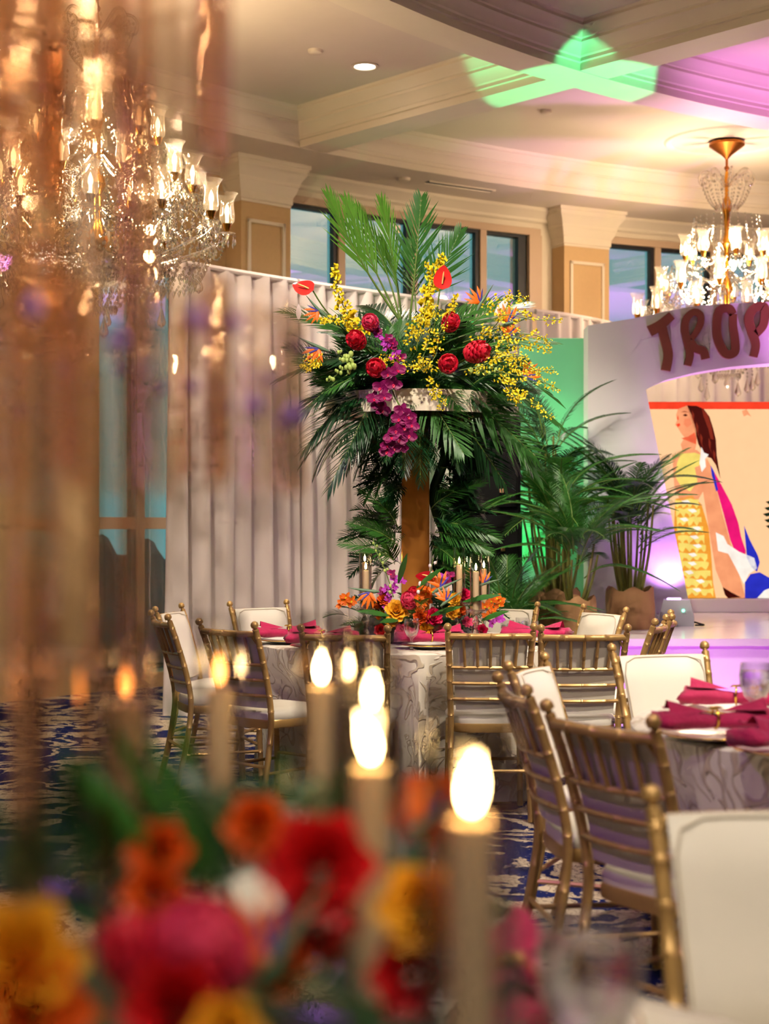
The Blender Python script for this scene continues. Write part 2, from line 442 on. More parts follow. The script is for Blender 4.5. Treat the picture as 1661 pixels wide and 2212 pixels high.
# crown profile of a beam, one side: (offset away from the beam, z)
CROWN = [(0,ZS),(0,ZS+.055),(.018,ZS+.06),(.018,ZS+.085),(.03,ZS+.095),(.045,ZS+.13),(.075,ZS+.165),(.085,ZS+.17),(.085,ZS+.19),(.10,ZS+.195),(.115,ZS+.225),(.15,ZS+.255),(.155,ZS+.262),(.155,ZS+.28),(.175,ZC+.01)]
def beam_profile(half):
    return [(-half-o, z) for o, z in reversed(CROWN)] + [(half+o, z) for o, z in CROWN]
for k, (R, h) in enumerate(((11.4, .155), (8.1, .155), (4.6, .155))):
    b = MB(); pr = [(R+o, z) for o, z in beam_profile(h)]
    sweep_arc(b, pr, 60, 240, 90)
    struct(b.build('trim_%d' % (k+1), TRIM, angle=25), 'curved ceiling beam with stepped crown moulding')
for k, deg in enumerate((102.5, 132.5, 162.5, 192.5)):
    b = MB(); d = V((math.cos(math.radians(deg)), math.sin(math.radians(deg)), 0)); n = V((-d.y, d.x, 0))
    rings = [[V((OX,OY,0)) + d*r + n*o + V((0,0,z+.004)) for o, z in beam_profile(.155)] for r in (4.6, 8, 11.4, 14.6)]
    b.loft(rings, True)
    struct(b.build('trim_%d' % (k+4), TRIM, angle=25), 'straight radial ceiling beam with stepped crown moulding')
b = MB(); pr = [(14.38-o, z) for o, z in CROWN] + [(RW+.4, ZC+.01), (RW+.4, ZS)]
sweep_arc(b, pr, 0, 360, 180, True)
struct(b.build('trim_8', CEIL, angle=25), 'lower ceiling band along the curved window wall')

# columns: measured at pixel columns 521..628 and 1215..1320 on the face radius 15.0
RC = 14.98
col_mid = []
for x0, x1 in ((521,628),(1215,1320)):
    col_mid.append((ang(x0,RC)+ang(x1,RC))/2)
step = col_mid[0]-col_mid[1]
half_deg = abs(ang(521,RC)-ang(628,RC))/2
CAPP = [(0,4.22),(0,4.24),(.012,4.25),(.012,4.31),(.03,4.34),(.05,4.40),(.055,4.405),(.055,4.43),(.075,4.47),(.11,4.52),(.115,4.525),(.115,4.56),(.13,4.57),(.13,4.605)]
for k in range(-2, 3):
    c0 = col_mid[0] + step*k
    o = MB(); d = pol(1, c0) - V((OX,OY,0)); n = V((-d.y, d.x, 0))
    base = V((OX,OY,0)) + d*RC
    hw = RC*math.radians(half_deg)
    def ringc(e, z): return [base + n*(-hw-e) + d*(-e) + V((0,0,z)), base + n*(hw+e) + d*(-e) + V((0,0,z)), base + n*(hw+e) + d*.5 + V((0,0,z)), base + n*(-hw-e) + d*.5 + V((0,0,z))]
    o.loft([ringc(0,0), ringc(0,4.23)], True)
    col = struct(o.build('wall_pilaster' if k else 'wall_pilaster', WALL), 'tan wall pilaster with moulded panel and flared capital')
    cp = MB(); cp.loft([ringc(e+.004, z) for e, z in CAPP], True)
    cp.build('capital', TRIM, col, angle=25)
    pm = MB()
    for (a0,a1,z0,z1) in ((-hw+.07,-hw+.10,.5,4.07),(hw-.10,hw-.07,.5,4.07),(-hw+.07,hw-.07,4.04,4.07),(-hw+.07,hw-.07,.5,.53)):
        q = [base + n*a0 - d*.018 + V((0,0,z0)), base + n*a1 - d*.018 + V((0,0,z0)), base + n*a1 - d*.018 + V((0,0,z1)), base + n*a0 - d*.018 + V((0,0,z1))]
        q2 = [p + d*.02 for p in q]
        pm.add(q+q2, [(0,1,2,3),(7,6,5,4),(0,4,5,1),(1,5,6,2),(2,6,7,3),(3,7,4,0)])
    pm.build('panel_moulding', TRIM, col)

# wall bays between the pilasters: spandrels, frames, mullions, panes
def arc_block(mb, r0, r1, d0, d1, z0, z1, n=4, m=0):
    rings = [[pol(r0,d0+(d1-d0)*i/n,z0), pol(r1,d0+(d1-d0)*i/n,z0), pol(r1,d0+(d1-d0)*i/n,z1), pol(r0,d0+(d1-d0)*i/n,z1)] for i in range(n+1)]
    mb.loft(rings, True, None, m)
ZWT = 4.33
edges_main = [ang(x, RW) for x in (628, 735, 892, 1041, 1137)]
pane_step = (edges_main[0]-edges_main[-1])/4
wall_no = 0
for k in range(-2, 2):                      # bay k lies between pilaster k+1 (left) and k (right)
    dl = col_mid[0] + step*(k+1) - half_deg; dr = col_mid[0] + step*k + half_deg
    top = ZWT if k < 0 else 3.55
    wb = MB()
    arc_block(wb, RW, RW+.3, dl, dr, top+.07, ZC, 10)
    arc_block(wb, RW, RW+.3, dl, dr, -.02, .12, 10)
    if k == -1: ed = edges_main
    elif k < -1: ed = [dl-.02, ang(1418, RW), ang(1418, RW)-pane_step, ang(1418, RW)-2*pane_step, ang(1418, RW)-2*pane_step-1.2]
    else:
        ed = [ang(x, RW) for x in (215, 300, 388, 470)] if k == 0 else [dl-.3-(dl-dr-.6)*i/6 for i in range(7)]
    arc_block(wb, RW, RW+.3, dl, ed[0]+.02, 0, top+.08, 1)
    arc_block(wb, RW, RW+.3, ed[-1]-.02, dr, 0, top+.08, 4)
    wall_no += 1
    struct(wb.build('wall_bay_%d' % wall_no, TRIM if k < 0 else WALL), 'cream wall above and beside the tall windows')
    # cornice along the wall head
    cn = MB(); sweep_arc(cn, [(RW+.02, ZS+.01)]+[(RW-e*.9, z) for e, z in ((.14,4.605),(.14,4.57),(.12,4.56),(.05,4.50),(.045,4.475),(.02,4.46))]+[(RW+.02,4.46)], dl, dr, 10)
    struct(cn.build('trim_cornice_%d' % wall_no, TRIM, angle=25), 'crown moulding along the window wall')
    wn = MB()
    arc_block(wn, RW-.03, RW+.08, ed[0]+.22, ed[-1]-.6, top, top+.07, 10)          # head casing
    arc_block(wn, RW-.05, RW+.05, ed[-1]-.02, ed[-1]-.6, .1, top, 1)
    win = struct(wn.build('window_%d' % wall_no, FRAME), 'tall window with tan frame')
    bars = ((top-.035, top),) if k < 0 else ((top-.035, top),(1.34,1.44))
    for z0, z1 in bars:
        q = MB(); arc_block(q, RW+.0, RW+.08, ed[0], ed[-1], z0, z1, 8); q.build('transom', DARK if k < 0 or z1 > 2 else FRAME, win)
    for i, e in enumerate(ed[1:-1]):
        q = MB(); arc_block(q, RW-.02, RW+.06, e-.17, e+.12, .1, top, 1); q.build('mullion', FRAME, win)
        q = MB(); arc_block(q, RW+.0, RW+.06, e+.12, e+.30, .1, top, 1); q.build('sash', DARK, win)
    q = MB(); arc_block(q, RW+.0, RW+.06, ed[-1], ed[-1]+.38, .1, top, 1); q.build('sash', DARK, win)
    for i in range(len(ed)-1):
        q = MB(); q.add([pol(RW+.05, ed[i], .1), pol(RW+.05, ed[i+1], .1), pol(RW+.05, ed[i+1], top), pol(RW+.05, ed[i], top)], [(0,1,2,3)])
        q.build('pane', PANE, win)
rest = MB(); d_end = col_mid[0]+step*2-half_deg; d_start = col_mid[0]-2*step+half_deg
sweep_arc(rest, [(RW,-.02),(RW+.3,-.02),(RW+.3,ZC),(RW,ZC)], d_end-.5, d_start+360+.5, 80)
struct(rest.build('wall_back', WALL), 'tan curved wall of the ballroom')
# outside: lawn and a dark hedge seen low through the glass
g = MB(); sweep_arc(g, [(RW+.3,-.05),(RW+14,-.05)], 90, 190, 30, False)
struct(g.build('ground_outside', HEDGE), 'dark lawn outside the windows')
h = MB()
def hf(u, v):
    a = 100+80*u; s = math.sin(PI*v)
    return pol(RW+2.2 + 1.0*v + .15*math.sin(a*9), a, (1.15+.18*math.sin(a*3.1)+.1*math.sin(a*11))*s**.4 - .05)
h.grid(hf, 160, 8)
tag(h.build('hedge', HEDGE, angle=180), 'dark clipped hedge outside behind the window glass', 'hedge')

# linear air slot in the soffit, detectors, recessed cans, medallions
sl = MB(); a0, a1 = ang(922, 14.78), ang(1062, 14.85)
p0 = pt(922, 392, (ZS-CZ)*F/(HY-392)); p1 = pt(1064, 412, (ZS-CZ)*F/(HY-412))
dd = (p1-p0).normalized(); nn = V((-dd.y, dd.x, 0))
sl.add([p0-nn*.035+V((0,0,-.004)), p1-nn*.035+V((0,0,-.004)), p1+nn*.035+V((0,0,-.004)), p0+nn*.035+V((0,0,-.004)), p0-nn*.035+V((0,0,.01)), p1-nn*.035+V((0,0,.01)), p1+nn*.035+V((0,0,.01)), p0+nn*.035+V((0,0,.01))], [(3,2,1,0),(0,1,5,4),(1,2,6,5),(2,3,7,6),(3,0,4,7)])
slot = sl.build('air_slot', DARK)
tag(slot, 'long black air slot in the ceiling above the window', 'vent')
fr = MB()
for s in (-1,1):
    c = nn*(.045*s)
    fr.tube([p0+c+V((0,0,-.004)), p1+c+V((0,0,-.004))], .009, 4)
fr.build('slot_frame', TRIM, slot)

def detector(x, y, z):
    p = on(x, y, z) if y > HY else pt(x, y, (z-CZ)*F/(HY-y))
    d = MB(); d.lathe([(.0005,-.03),(.035,-.03),(.05,-.022),(.055,-.004),(.055,.002)], 16, M.Translation(p))
    o = d.build('smoke_detector', TRIM); return o
tag(detector(681, 108, ZC), 'small round ceiling detector in the same coffer as the recessed light', 'detector')
tag(detector(1180, 239, ZC), 'small round ceiling detector in the coffer of the chandelier medallion', 'detector')
tag(detector(874, 385, ZS), 'small round ceiling detector beside the black air slot', 'detector')

def can_light(p, watts, deg=95, label=None, col=CAN, group='unseen recessed ceiling lights', target=None):
    o = thing('recessed_light', label, 'ceiling light', p, 0, group)
    t = MB(); t.lathe([(.085,0.004),(.105,-.002),(.11,-.008),(.085,-.012),(.078,-.004),(.078,.01)], 24); t.build('trim_ring', TRIM, o)
    t = MB(); t.add([V((.078*math.cos(i*PI/12), .078*math.sin(i*PI/12), -.005)) for i in range(24)], [tuple(range(23,-1,-1))]); t.build('lens', CANLENS, o)
    l = bpy.data.lights.new('can_lamp', 'SPOT'); l.energy = watts; l.color = col; l.spot_size = math.radians(deg); l.spot_blend = .7; l.shadow_soft_size = .08
    lo = bpy.data.objects.new('can_lamp', l); C.objects.link(lo); lo.parent = o; lo.location = (0,0,-.03)
    if target is not None: lo.rotation_euler = (V(target)-V(p)).to_track_quat('-Z','Y').to_euler()
    return o
can_light(pt(788, 142, (ZC-CZ)*F/(HY-142)), 160, 100, 'round recessed ceiling light shining in the coffer beside the smoke detector', group='recessed light in view')
for (x, y, wt, a_, tg) in ((.9,4.7,2000,46,(.3,8.3,1.3)),(-.5,5.2,700,44,(.1,8.4,2.0)),(2.4,4.6,600,60,(1.3,6.9,.6)),(-1.6,8.2,650,60,(-.4,12.6,1.6)),(3.0,8.4,500,55,(2.0,12.4,1.7)),(.9,9.4,380,50,(1.3,11.6,1.5)),(2.2,2.6,260,70,(1.5,4.8,.7)),
                          (-1.4,.6,230,70,(-.1,1.3,1.0)),(.9,.2,60,70,(.7,2.7,.7)),(.3,-1.2,330,34,(.0,1.25,1.1)),(-.6,1.8,170,60,(.6,4.1,.6)),(4.8,5.0,300,110,None),(4.5,9.6,220,110,None),(1.2,9.2,200,100,None)):
    can_light(V((x,y,ZC)), wt, a_, 'unseen recessed ceiling light added as fill over the dining tables', target=tg)  # unseen cans added to brighten tables, drape, palms and flowers

# ================================================================== STAGE
ZST = .60
YF = (CZ-ZST)*F/(1380-HY)
st = MB(); x0 = (1174-CX)/F*YF
SP = [(x0, YF+.03), (9.0, YF+.03), (9.0, 14.7), (2.12, 14.5), (x0, 13.8)]
st.prism(SP, 0, ZST-.05, 0, 'xy')
stage = struct(st.build('stage_platform', PANEL), 'low white stage with glossy floor')
t = MB(); t.prism([(x0-.03, YF), (9.0, YF), (9.0, 14.72), (2.12, 14.52), (x0-.03, 13.8)], ZST-.05, ZST, 0, 'xy'); t.build('stage_top', STAGEW, stage)
# wash lights on the stage front
for x in (1.35, 2.25, 3.4, 4.6):
    spot((x, YF-.42, .05), (x, YF+.1, .42), 12, (.66, .10, .90), 120, .5, .05)

YA = 12.6
def AX(x): return (x-CX)/F*YA
def AZ(y): return CZ+(HY-y)/F*YA
MIR = 1715
topl = [(1270,703),(1330,694),(1385,685),(1440,672),(1500,661),(1580,655),(1661,652),(MIR,651)]
inl = [(1497,1347),(1395,842),(1430,823),(1500,805),(1580,792),(1661,785),(MIR,783)]
def P2(l): return [(AX(a), AZ(b)) for a, b in l]
outer = P2([(1270,1347)] + topl) ; outer += [(2*AX(MIR)-x, z) for x, z in reversed(outer[:-1])]
inner = P2(inl); inner += [(2*AX(MIR)-x, z) for x, z in reversed(inner[:-1])]
outer[0] = (outer[0][0], ZST); outer[-1] = (outer[-1][0], ZST); inner[0] = (inner[0][0], ZST); inner[-1] = (inner[-1][0], ZST)
ar = MB()
# front and back as strips between outer and inner outlines resampled to the same count
def resample(pl, n):
    pl = [V((p[0], 0, p[1])) for p in pl]; L_ = [0]
    for i in range(1, len(pl)): L_.append(L_[-1] + (pl[i]-pl[i-1]).length)
    out = []
    for k in range(n+1):
        s = L_[-1]*k/n; i = 1
        while i < len(pl)-1 and L_[i] < s: i += 1
        t_ = (s-L_[i-1])/max(L_[i]-L_[i-1], 1e-9); out.append(pl[i-1].lerp(pl[i], t_))
    return out
def piece(l, n): return resample(l, n)
i_o = [0, 1, len(outer)//2, len(outer)-2, len(outer)-1]; i_i = [0, 1, len(inner)//2, len(inner)-2, len(inner)-1]
ro, ri = [], []
for a in range(4):
    n_ = 6 if a in (0,3) else 14
    po = piece(outer[i_o[a]:i_o[a+1]+1], n_); pi_ = piece(inner[i_i[a]:i_i[a+1]+1], n_)
    ro += po if a == 0 else po[1:]; ri += pi_ if a == 0 else pi_[1:]
n = len(ro)
for (dy, flip) in ((YA, False), (YA+.28, True)):
    vv = [p+V((0,dy,0)) for p in ro] + [p+V((0,dy,0)) for p in ri]
    ff = [(i, i+1, n+i+1, n+i) for i in range(n-1)]
    ar.add(vv, [tuple(reversed(q)) for q in ff] if not flip else ff)
for pl, fl_ in ((ro, False), (ri, True)):
    vv = [p+V((0,YA,0)) for p in pl] + [p+V((0,YA+.28,0)) for p in pl]
    ff = [(i, i+1, n+i+1, n+i) for i in range(n-1)]
    ar.add(vv, ff if not fl_ else [tuple(reversed(q)) for q in ff])
arch = tag(ar.build('stage_arch', PANEL, angle=30), 'tall white stage arch carrying brown wavy letters', 'arch')
# letters: strokes (pixel centre lines with half widths) cut from thick board
def stroke(path, wds, name='letter_stroke'):
    path = spline([V((p[0],p[1],0)) for p in path], 7); n_ = len(path); L_, R_ = [], []
    for i, p in enumerate(path):
        t_ = (path[min(i+1,n_-1)]-path[max(i-1,0)]).normalized(); nn_ = V((-t_.y, t_.x, 0))
        f_ = i/(n_-1)*(len(wds)-1); a_ = int(min(f_, len(wds)-2)); wd = wds[a_]+(wds[a_+1]-wds[a_])*(f_-a_)
        L_.append(p+nn_*wd); R_.append(p-nn_*wd)
    return L_, R_
def letter(label, strokes):
    m_ = MB()
    for k, (path, wds) in enumerate(strokes):
        L_, R_ = stroke(path, wds); n_ = len(L_); y0_, y1_ = YA-.03-.002*k, YA-.001
        vv = []
        for y_ in (y0_, y1_):
            vv += [V((AX(p.x), y_, AZ(p.y))) for p in L_] + [V((AX(p.x), y_, AZ(p.y))) for p in R_]
        ff = []
        for i in range(n_-1):
            ff += [(i, i+1, n_+i+1, n_+i), (2*n_+i, 3*n_+i, 3*n_+i+1, 2*n_+i+1), (i, 2*n_+i, 2*n_+i+1, i+1), (n_+i, n_+i+1, 3*n_+i+1, 3*n_+i)]
        ff += [(0, n_, 3*n_, 2*n_), (n_-1, 3*n_-1, 4*n_-1, 2*n_-1)]
        m_.add(vv, ff)
    o_ = m_.build('letter', BROWN, arch, angle=50); o_['label'] = label
letter('brown letter T', [(((1402,716),(1424,704),(1450,682)), (12,11,9.5)), (((1427,700),(1434,730),(1442,765),(1437,801)), (10,10,10,10))])
letter('brown letter R', [(((1484,790),(1489,765),(1483,737),(1478,712),(1482,689),(1497,675),(1511,681),(1512,698),(1504,716),(1492,733)), (8,8.5,8.5,8.5,8,7.5,7.5,7.5,7,6.5)),
                          (((1490,737),(1500,752),(1518,760),(1523,776)), (8,8.5,9,9))])
letter('brown letter O', [(((1582,680),(1573,667),(1553,672),(1547,700),(1550,735),(1566,764),(1585,761),(1586,735),(1582,705),(1582,679)), (8.5,9,9.5,9.5,9.5,9.5,9.5,9,8.5,8.5))])
letter('brown letter P', [(((1626,771),(1631,745),(1622,715),(1616,688),(1628,667),(1648,663),(1651,682),(1646,705),(1632,722)), (8.5,9,10,10,9.5,9.5,9.5,9,8))])

# side panel behind the speaker, part of its green light painted on
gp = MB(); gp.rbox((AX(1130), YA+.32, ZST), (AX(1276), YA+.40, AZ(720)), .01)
tag(gp.build('side_panel_flat', GREENLIT), 'plain flat panel with green light painted in, behind the dark palm', 'stage panel')

# LED wall on its plinth
YS = 14.3
def SX(x): return (x-CX)/F*YS
def SZ(y): return CZ+(HY-y)/F*YS
scr = thing('video_wall', 'large glowing video wall showing a woman holding a flag', 'screen', (SX(1560), YS, ZST))
sl0 = M.Translation(-scr.location)
def spoly(name, pts_, m_, lay, parent=scr):
    q = MB(); pts2 = [(SX(a), SZ(b)) for a, b in pts_]
    q.add([sl0 @ V((a, YS-.004*lay, b)) for a, b in pts2], [tuple(range(len(pts2)))])
    return q.build(name, m_, parent)
q = MB(); q.rbox((SX(1330), YS+.002, SZ(1293)), (SX(2050), YS+.12, SZ(868)), .01, sl0); q.build('cabinet', BLACK, scr)
q = MB(); q.rbox((SX(1325), YS-.1, ZST), (SX(2060), YS+.19, SZ(1293)), .008, sl0); q.build('plinth', PANEL, scr)
def E(name, c, s=1.0):
    m_ = emis(name, srgb(*c), s*.66); nt = m_.node_tree; e = nt.nodes['Emission']
    tc = nt.nodes.new('ShaderNodeTexCoord'); n_ = nt.nodes.new('ShaderNodeTexNoise'); n_.inputs['Scale'].default_value = 9; n_.inputs['Detail'].default_value = 3
    mx = nt.nodes.new('ShaderNodeMix'); mx.data_type = 'RGBA'; k = .32 if name != 'screen_peach' else .04
    mx.inputs['A'].default_value = (*[v*(1-k) for v in srgb(*c)], 1); mx.inputs['B'].default_value = (*[min(1, v*(1+k)) for v in srgb(*c)], 1)
    nt.links.new(tc.outputs['Object'], n_.inputs['Vector']); nt.links.new(n_.outputs['Fac'], mx.inputs['Factor']); nt.links.new(mx.outputs['Result'], e.inputs[0])
    return m_
EP = E('screen_peach', (255,196,146)); ER = E('screen_red', (240,62,36), 1.1); EH = E('screen_hair', (70,18,14)); EHB = E('screen_hair_light', (128,42,28)); EF = E('screen_face', (255,150,104)); EFS = E('screen_face_shade', (236,96,62))
EY = E('screen_yellow', (255,208,104)); EYD = E('screen_yellow_shade', (242,150,50)); EW = E('screen_white', (255,228,214), 1.05); EB = E('screen_blue', (40,46,178)); EM = E('screen_magenta', (226,24,110)); ES = E('screen_salmon', (250,150,104)); EG = E('screen_leaf', (30,40,24)); EBK = E('screen_dark', (60,12,8))
spoly('display_background', [(1330,1292),(2050,1292),(2050,869),(1330,869)], EP, 0)
spoly('display_border', [(1330,884),(2050,884),(2050,868),(1330,868)], ER, 1)
spoly('display_hair', [(1483,876),(1505,877),(1520,884),(1532,900),(1540,925),(1546,950),(1548,985),(1552,1010),(1556,1035),(1546,1005),(1536,990),(1522,985),(1508,960),(1500,930),(1492,905)], EH, 2)
spoly('display_hair_light', [(1515,882),(1528,896),(1536,920),(1541,950),(1534,948),(1528,920),(1519,900)], EHB, 3)
spoly('display_face', [(1464,884),(1484,876),(1495,900),(1503,930),(1504,960),(1500,975),(1474,975),(1470,960),(1478,945),(1470,935),(1464,925),(1458,918),(1462,908),(1460,896)], EF, 2)
spoly('display_eye', [(1474,897),(1480,894),(1485,897),(1480,900)], EH, 3)
spoly('display_lips', [(1460,917),(1467,914),(1469,919),(1464,923)], ER, 3)
spoly('display_neck_shade', [(1471,947),(1486,943),(1500,934),(1504,948),(1503,960),(1486,953)], EFS, 3)
spoly('display_eyebrow', [(1470,891),(1478,888),(1487,891),(1478,890.5)], EHB, 3)
spoly('display_nose_shade', [(1461,903),(1464,896),(1466,904),(1464,909)], EFS, 3)
spoly('display_cheek', [(1478,905),(1490,904),(1494,916),(1484,924),(1476,917)], E('screen_blush', (255,134,92)), 3)
for hx, hy in ((1494,900),(1503,925),(1512,950),(1522,905),(1530,960),(1540,985)):
    spoly('display_hair_strand', [(hx,hy-14),(hx+5,hy-4),(hx+4,hy+10),(hx+9,hy+24),(hx+4,hy+14),(hx,hy+2)], EHB, 3)
spoly('display_shoulder', [(1452,985),(1475,972),(1505,972),(1524,990),(1528,1030),(1518,1062),(1500,1092),(1470,1085),(1456,1050)], EF, 2)
spoly('display_bodice', [(1470,980),(1500,978),(1520,985),(1522,1000),(1500,1010),(1506,1040),(1490,1062),(1470,1050),(1458,1030),(1462,1000)], EY, 3)
spoly('display_flower', [(1514,965),(1520,978),(1530,982),(1522,992),(1524,1008),(1515,1020),(1510,1000),(1512,985)], EW, 4)
spoly('display_skirt', [(1458,1078),(1495,1070),(1515,1090),(1530,1140),(1536,1200),(1540,1260),(1546,1292),(1470,1292),(1462,1230),(1455,1150)], EYD, 2)
rr_ = random.Random(12)
for k in range(11):
    b = 1080+k*19; xl, xr = 1458+(b-1080)*.075, 1508+(b-1080)*.17
    up_ = [(xl+(xr-xl)*t/6, b+rr_.uniform(-3,3)) for t in range(7)]
    dn_ = [(xl+(xr-xl)*t/12+rr_.uniform(-1,1), min(b+12+5*math.sin(t*1.9+k)+rr_.uniform(0,4), 1291)) for t in range(12,-1,-1)]
    spoly('display_ruffle', up_+dn_, EY, 3)
    a = xl+(xr-xl)*rr_.uniform(.1,.6); spoly('display_ruffle_light', [(a,b+2),(a+14,b),(a+20,b+6),(a+10,b+9)], EW, 4)
spoly('display_flag_salmon', [(1526,990),(1534,1005),(1560,1110),(1585,1200),(1610,1292),(1570,1292),(1545,1230),(1530,1140),(1518,1062)], ES, 3)
spoly('display_flag_magenta', [(1541,1018),(1556,1045),(1580,1090),(1594,1130),(1600,1160),(1610,1190),(1608,1210),(1590,1200),(1576,1165),(1562,1110),(1548,1060)], EM, 4)
spoly('display_flag_blue', [(1534,1005),(1541,1018),(1550,1058),(1546,1062),(1536,1025)], EB, 5)
spoly('display_flag_blue', [(1606,1135),(1618,1165),(1636,1200),(1640,1215),(1634,1235),(1622,1225),(1612,1205),(1610,1180)], EB, 5)
spoly('display_flag_white', [(1545,1150),(1562,1158),(1570,1175),(1596,1192),(1628,1205),(1634,1228),(1616,1240),(1606,1262),(1590,1230),(1572,1196),(1550,1190)], EW, 5)
spoly('display_flag_blue', [(1620,1240),(1640,1236),(1661,1248),(1690,1262),(1690,1275),(1661,1270),(1634,1292),(1608,1292),(1608,1258)], EB, 4)
spoly('display_petticoat', [(1634,1292),(1650,1275),(1668,1268),(1720,1280),(1720,1292)], EW, 5)
spoly('display_shadow_fold', [(1560,1268),(1580,1280),(1600,1290),(1572,1292),(1565,1285)], EBK, 4)
for s in range(5):
    y = 1078+s*13
    spoly('display_leaf', [(1661-14+abs(s-2)*3,y+6),(1700,y-6),(1700,y+4),(1655+abs(s-2)*3,y+12)], EG, 2)
spoly('display_mark', [(1602,888),(1612,884),(1622,900),(1614,896),(1606,900)], ES, 2)

# uplight on the stage by the arch leg
YL = 12.35
lp = pt(1462, 1347, YL)
lt = thing('stage_uplight', 'grey box uplight with a green power lamp at the foot of the arch', 'stage light', (lp.x, YL, ZST), -.2)
q = MB(); q.loft([[(-.13,-.1,0),(.13,-.1,0),(.13,.1,0),(-.13,.1,0)], [(-.13,-.1,.07),(.13,-.1,.07),(.13,.1,.07),(-.13,.1,.07)], [(-.10,-.06,.2),(.10,-.06,.2),(.10,.08,.2),(-.10,.08,.2)]], True); q.build('housing', CASE, lt)
q = MB(); q.rbox((-.075,-.045,.2), (.03,.07,.21), .004); q.build('lens', emis('purple_led', (.75,.45,1), 3), lt)
q = MB(); q.ball((.05,-.088,.12), .011, 8, 5); q.build('power_lamp', emis('green_led', (.15,1,.5), 4), lt)
q = MB(); q.rbox((.04,-.092,.075), (.075,-.08,.1), .003); q.build('socket', BLACK, lt)
q = MB(); q.tube(spline([(.13,-.02,.03),(.19,-.06,.015),(.2,-.1,.012),(.14,-.13,.012)], 5), .007, 6); q.build('cable', BLACK, lt)
spot((AX(1446), YL+.09, ZST+.25), (AX(1440), YA+.09, ZST+1.3), 16, PURPLE, 135, 1.0, .03)
spot((lp.x+.1, YL-.1, ZST+.22), (AX(1560), YA-.1, AZ(760)), 70, MAGENTA, 60, .6, .05)

# speaker tower and the moving head on its stand
YB = 11.7
sp = thing('loudspeaker', 'tall black loudspeaker cabinet standing behind the gold pillar', 'speaker', ((1064-CX)/F*YB, YB, 0))
q = MB(); q.rbox((-.2,-.2,0), (.2,.22,1.45), .012); q.build('subwoofer_cabinet', BLACK, sp)
q = MB(); q.rbox((-.19,-.19,1.45), (.19,.2,2.16), .02); q.build('top_cabinet', BLACK, sp)
q = MB(); q.rbox((-.165,-.205,1.5), (.165,-.19,2.11), .01); q.build('grille', GRILLE, sp)
q = MB(); q.rbox((-.175,-.213,.3), (.175,-.2,1.36), .01); q.build('grille', GRILLE, sp)
for dx, dz in ((.05,1.62),(-.12,1.5),(-.1,1.22),(.06,1.2)):
    q = MB(); q.rbox((dx-.014,-.222,dz-.014), (dx+.014,-.2,dz+.014), .003); q.build('badge', mat('tan_badge', srgb(150,110,80), .5), sp)
YH = 12.25
mh = thing('moving_head_light', 'black moving head spotlight on a tall stand behind the flowers', 'stage light', (.55, YH, 0))
q = MB(); q.tube([(0,0,0),(0,0,2.62)], .03, 10); q.build('stand_pole', BLACK, mh)
for a in range(3):
    q = MB(); q.tube([(0,0,.5),(.27*math.cos(a*2.09+.3),.27*math.sin(a*2.09+.3),.0)], .016, 6); q.build('stand_leg', BLACK, mh)
q = MB(); q.rbox((-.14,-.11,2.62), (.14,.11,2.74), .015); q.build('base', BLACK, mh)
for s in (-1,1):
    q = MB(); q.rbox((s*.12-.02,-.05,2.74), (s*.12+.02,.05,2.98), .008); q.build('yoke', BLACK, mh)
q = MB(); q.lathe([(.001,-.12),(.07,-.11),(.09,0),(.09,.09),(.001,.1)], 14, M.Translation((0,0,2.96)) @ M.Rotation(.6,4,'X')); q.build('head', BLACK, mh)

# ================================================================== DRAPES
def drape(d0, d1, R, top, n, seed, label, grow=0.0):
    rnd = random.Random(seed); L_ = abs(d1-d0)/180*PI*R
    ph = [rnd.uniform(0, 6.28) for _ in range(5)]; fr_ = [rnd.uniform(.8, 1.2) for _ in range(5)]
    def f(u, v):
        a = d0+(d1-d0)*u; s = u*L_; depth = .018+.05*(1-v)
        k = math.sin(s*2*PI/.17*fr_[0]+ph[0]+.9*math.sin(s*5+ph[1])) + .5*math.sin(s*2*PI/.31*fr_[2]+ph[2]+.12*math.sin(v*6))+.25*math.sin(s*2*PI/.09+ph[3])*v
        return pol(R+grow*u*u+depth*k, a+.12*(1-v)*math.sin(ph[4]+s*3), top*v)
    m_ = MB(); m_.grid(f, n, 6); 
    o_ = m_.build('drape_panel', DRAPE, angle=180)
    pr = MB(); pr.tube([pol(R+grow*(i/6)**2+.01, d0+(d1-d0)*i/6, top+.005) for i in range(7)], .024, 8); pr.build('top_hem', DRAPE, o_)
    return tag(o_, label, 'drape', 'white pleated drapes round the room')
RD = 13.5
dA, dB = ang(366, RD), ang(1400, RD)
for k in range(4):
    lab = ['white pleated drape at the dark window, behind the golden chairs', 'white pleated drape behind the gold pillar', 'white pleated drape behind the loudspeaker', 'white pleated drape behind the green panel'][k]
    drape(dA+(dB-dA)*k/4-.06, dA+(dB-dA)*(k+1)/4+.06, RD, 3.27, 90, 31+k, lab, .40 if k == 3 else 0.0)
drape(dB-.1, dB-9, RD+.52, 3.25, 90, 77, 'white pleated drape behind the video wall')


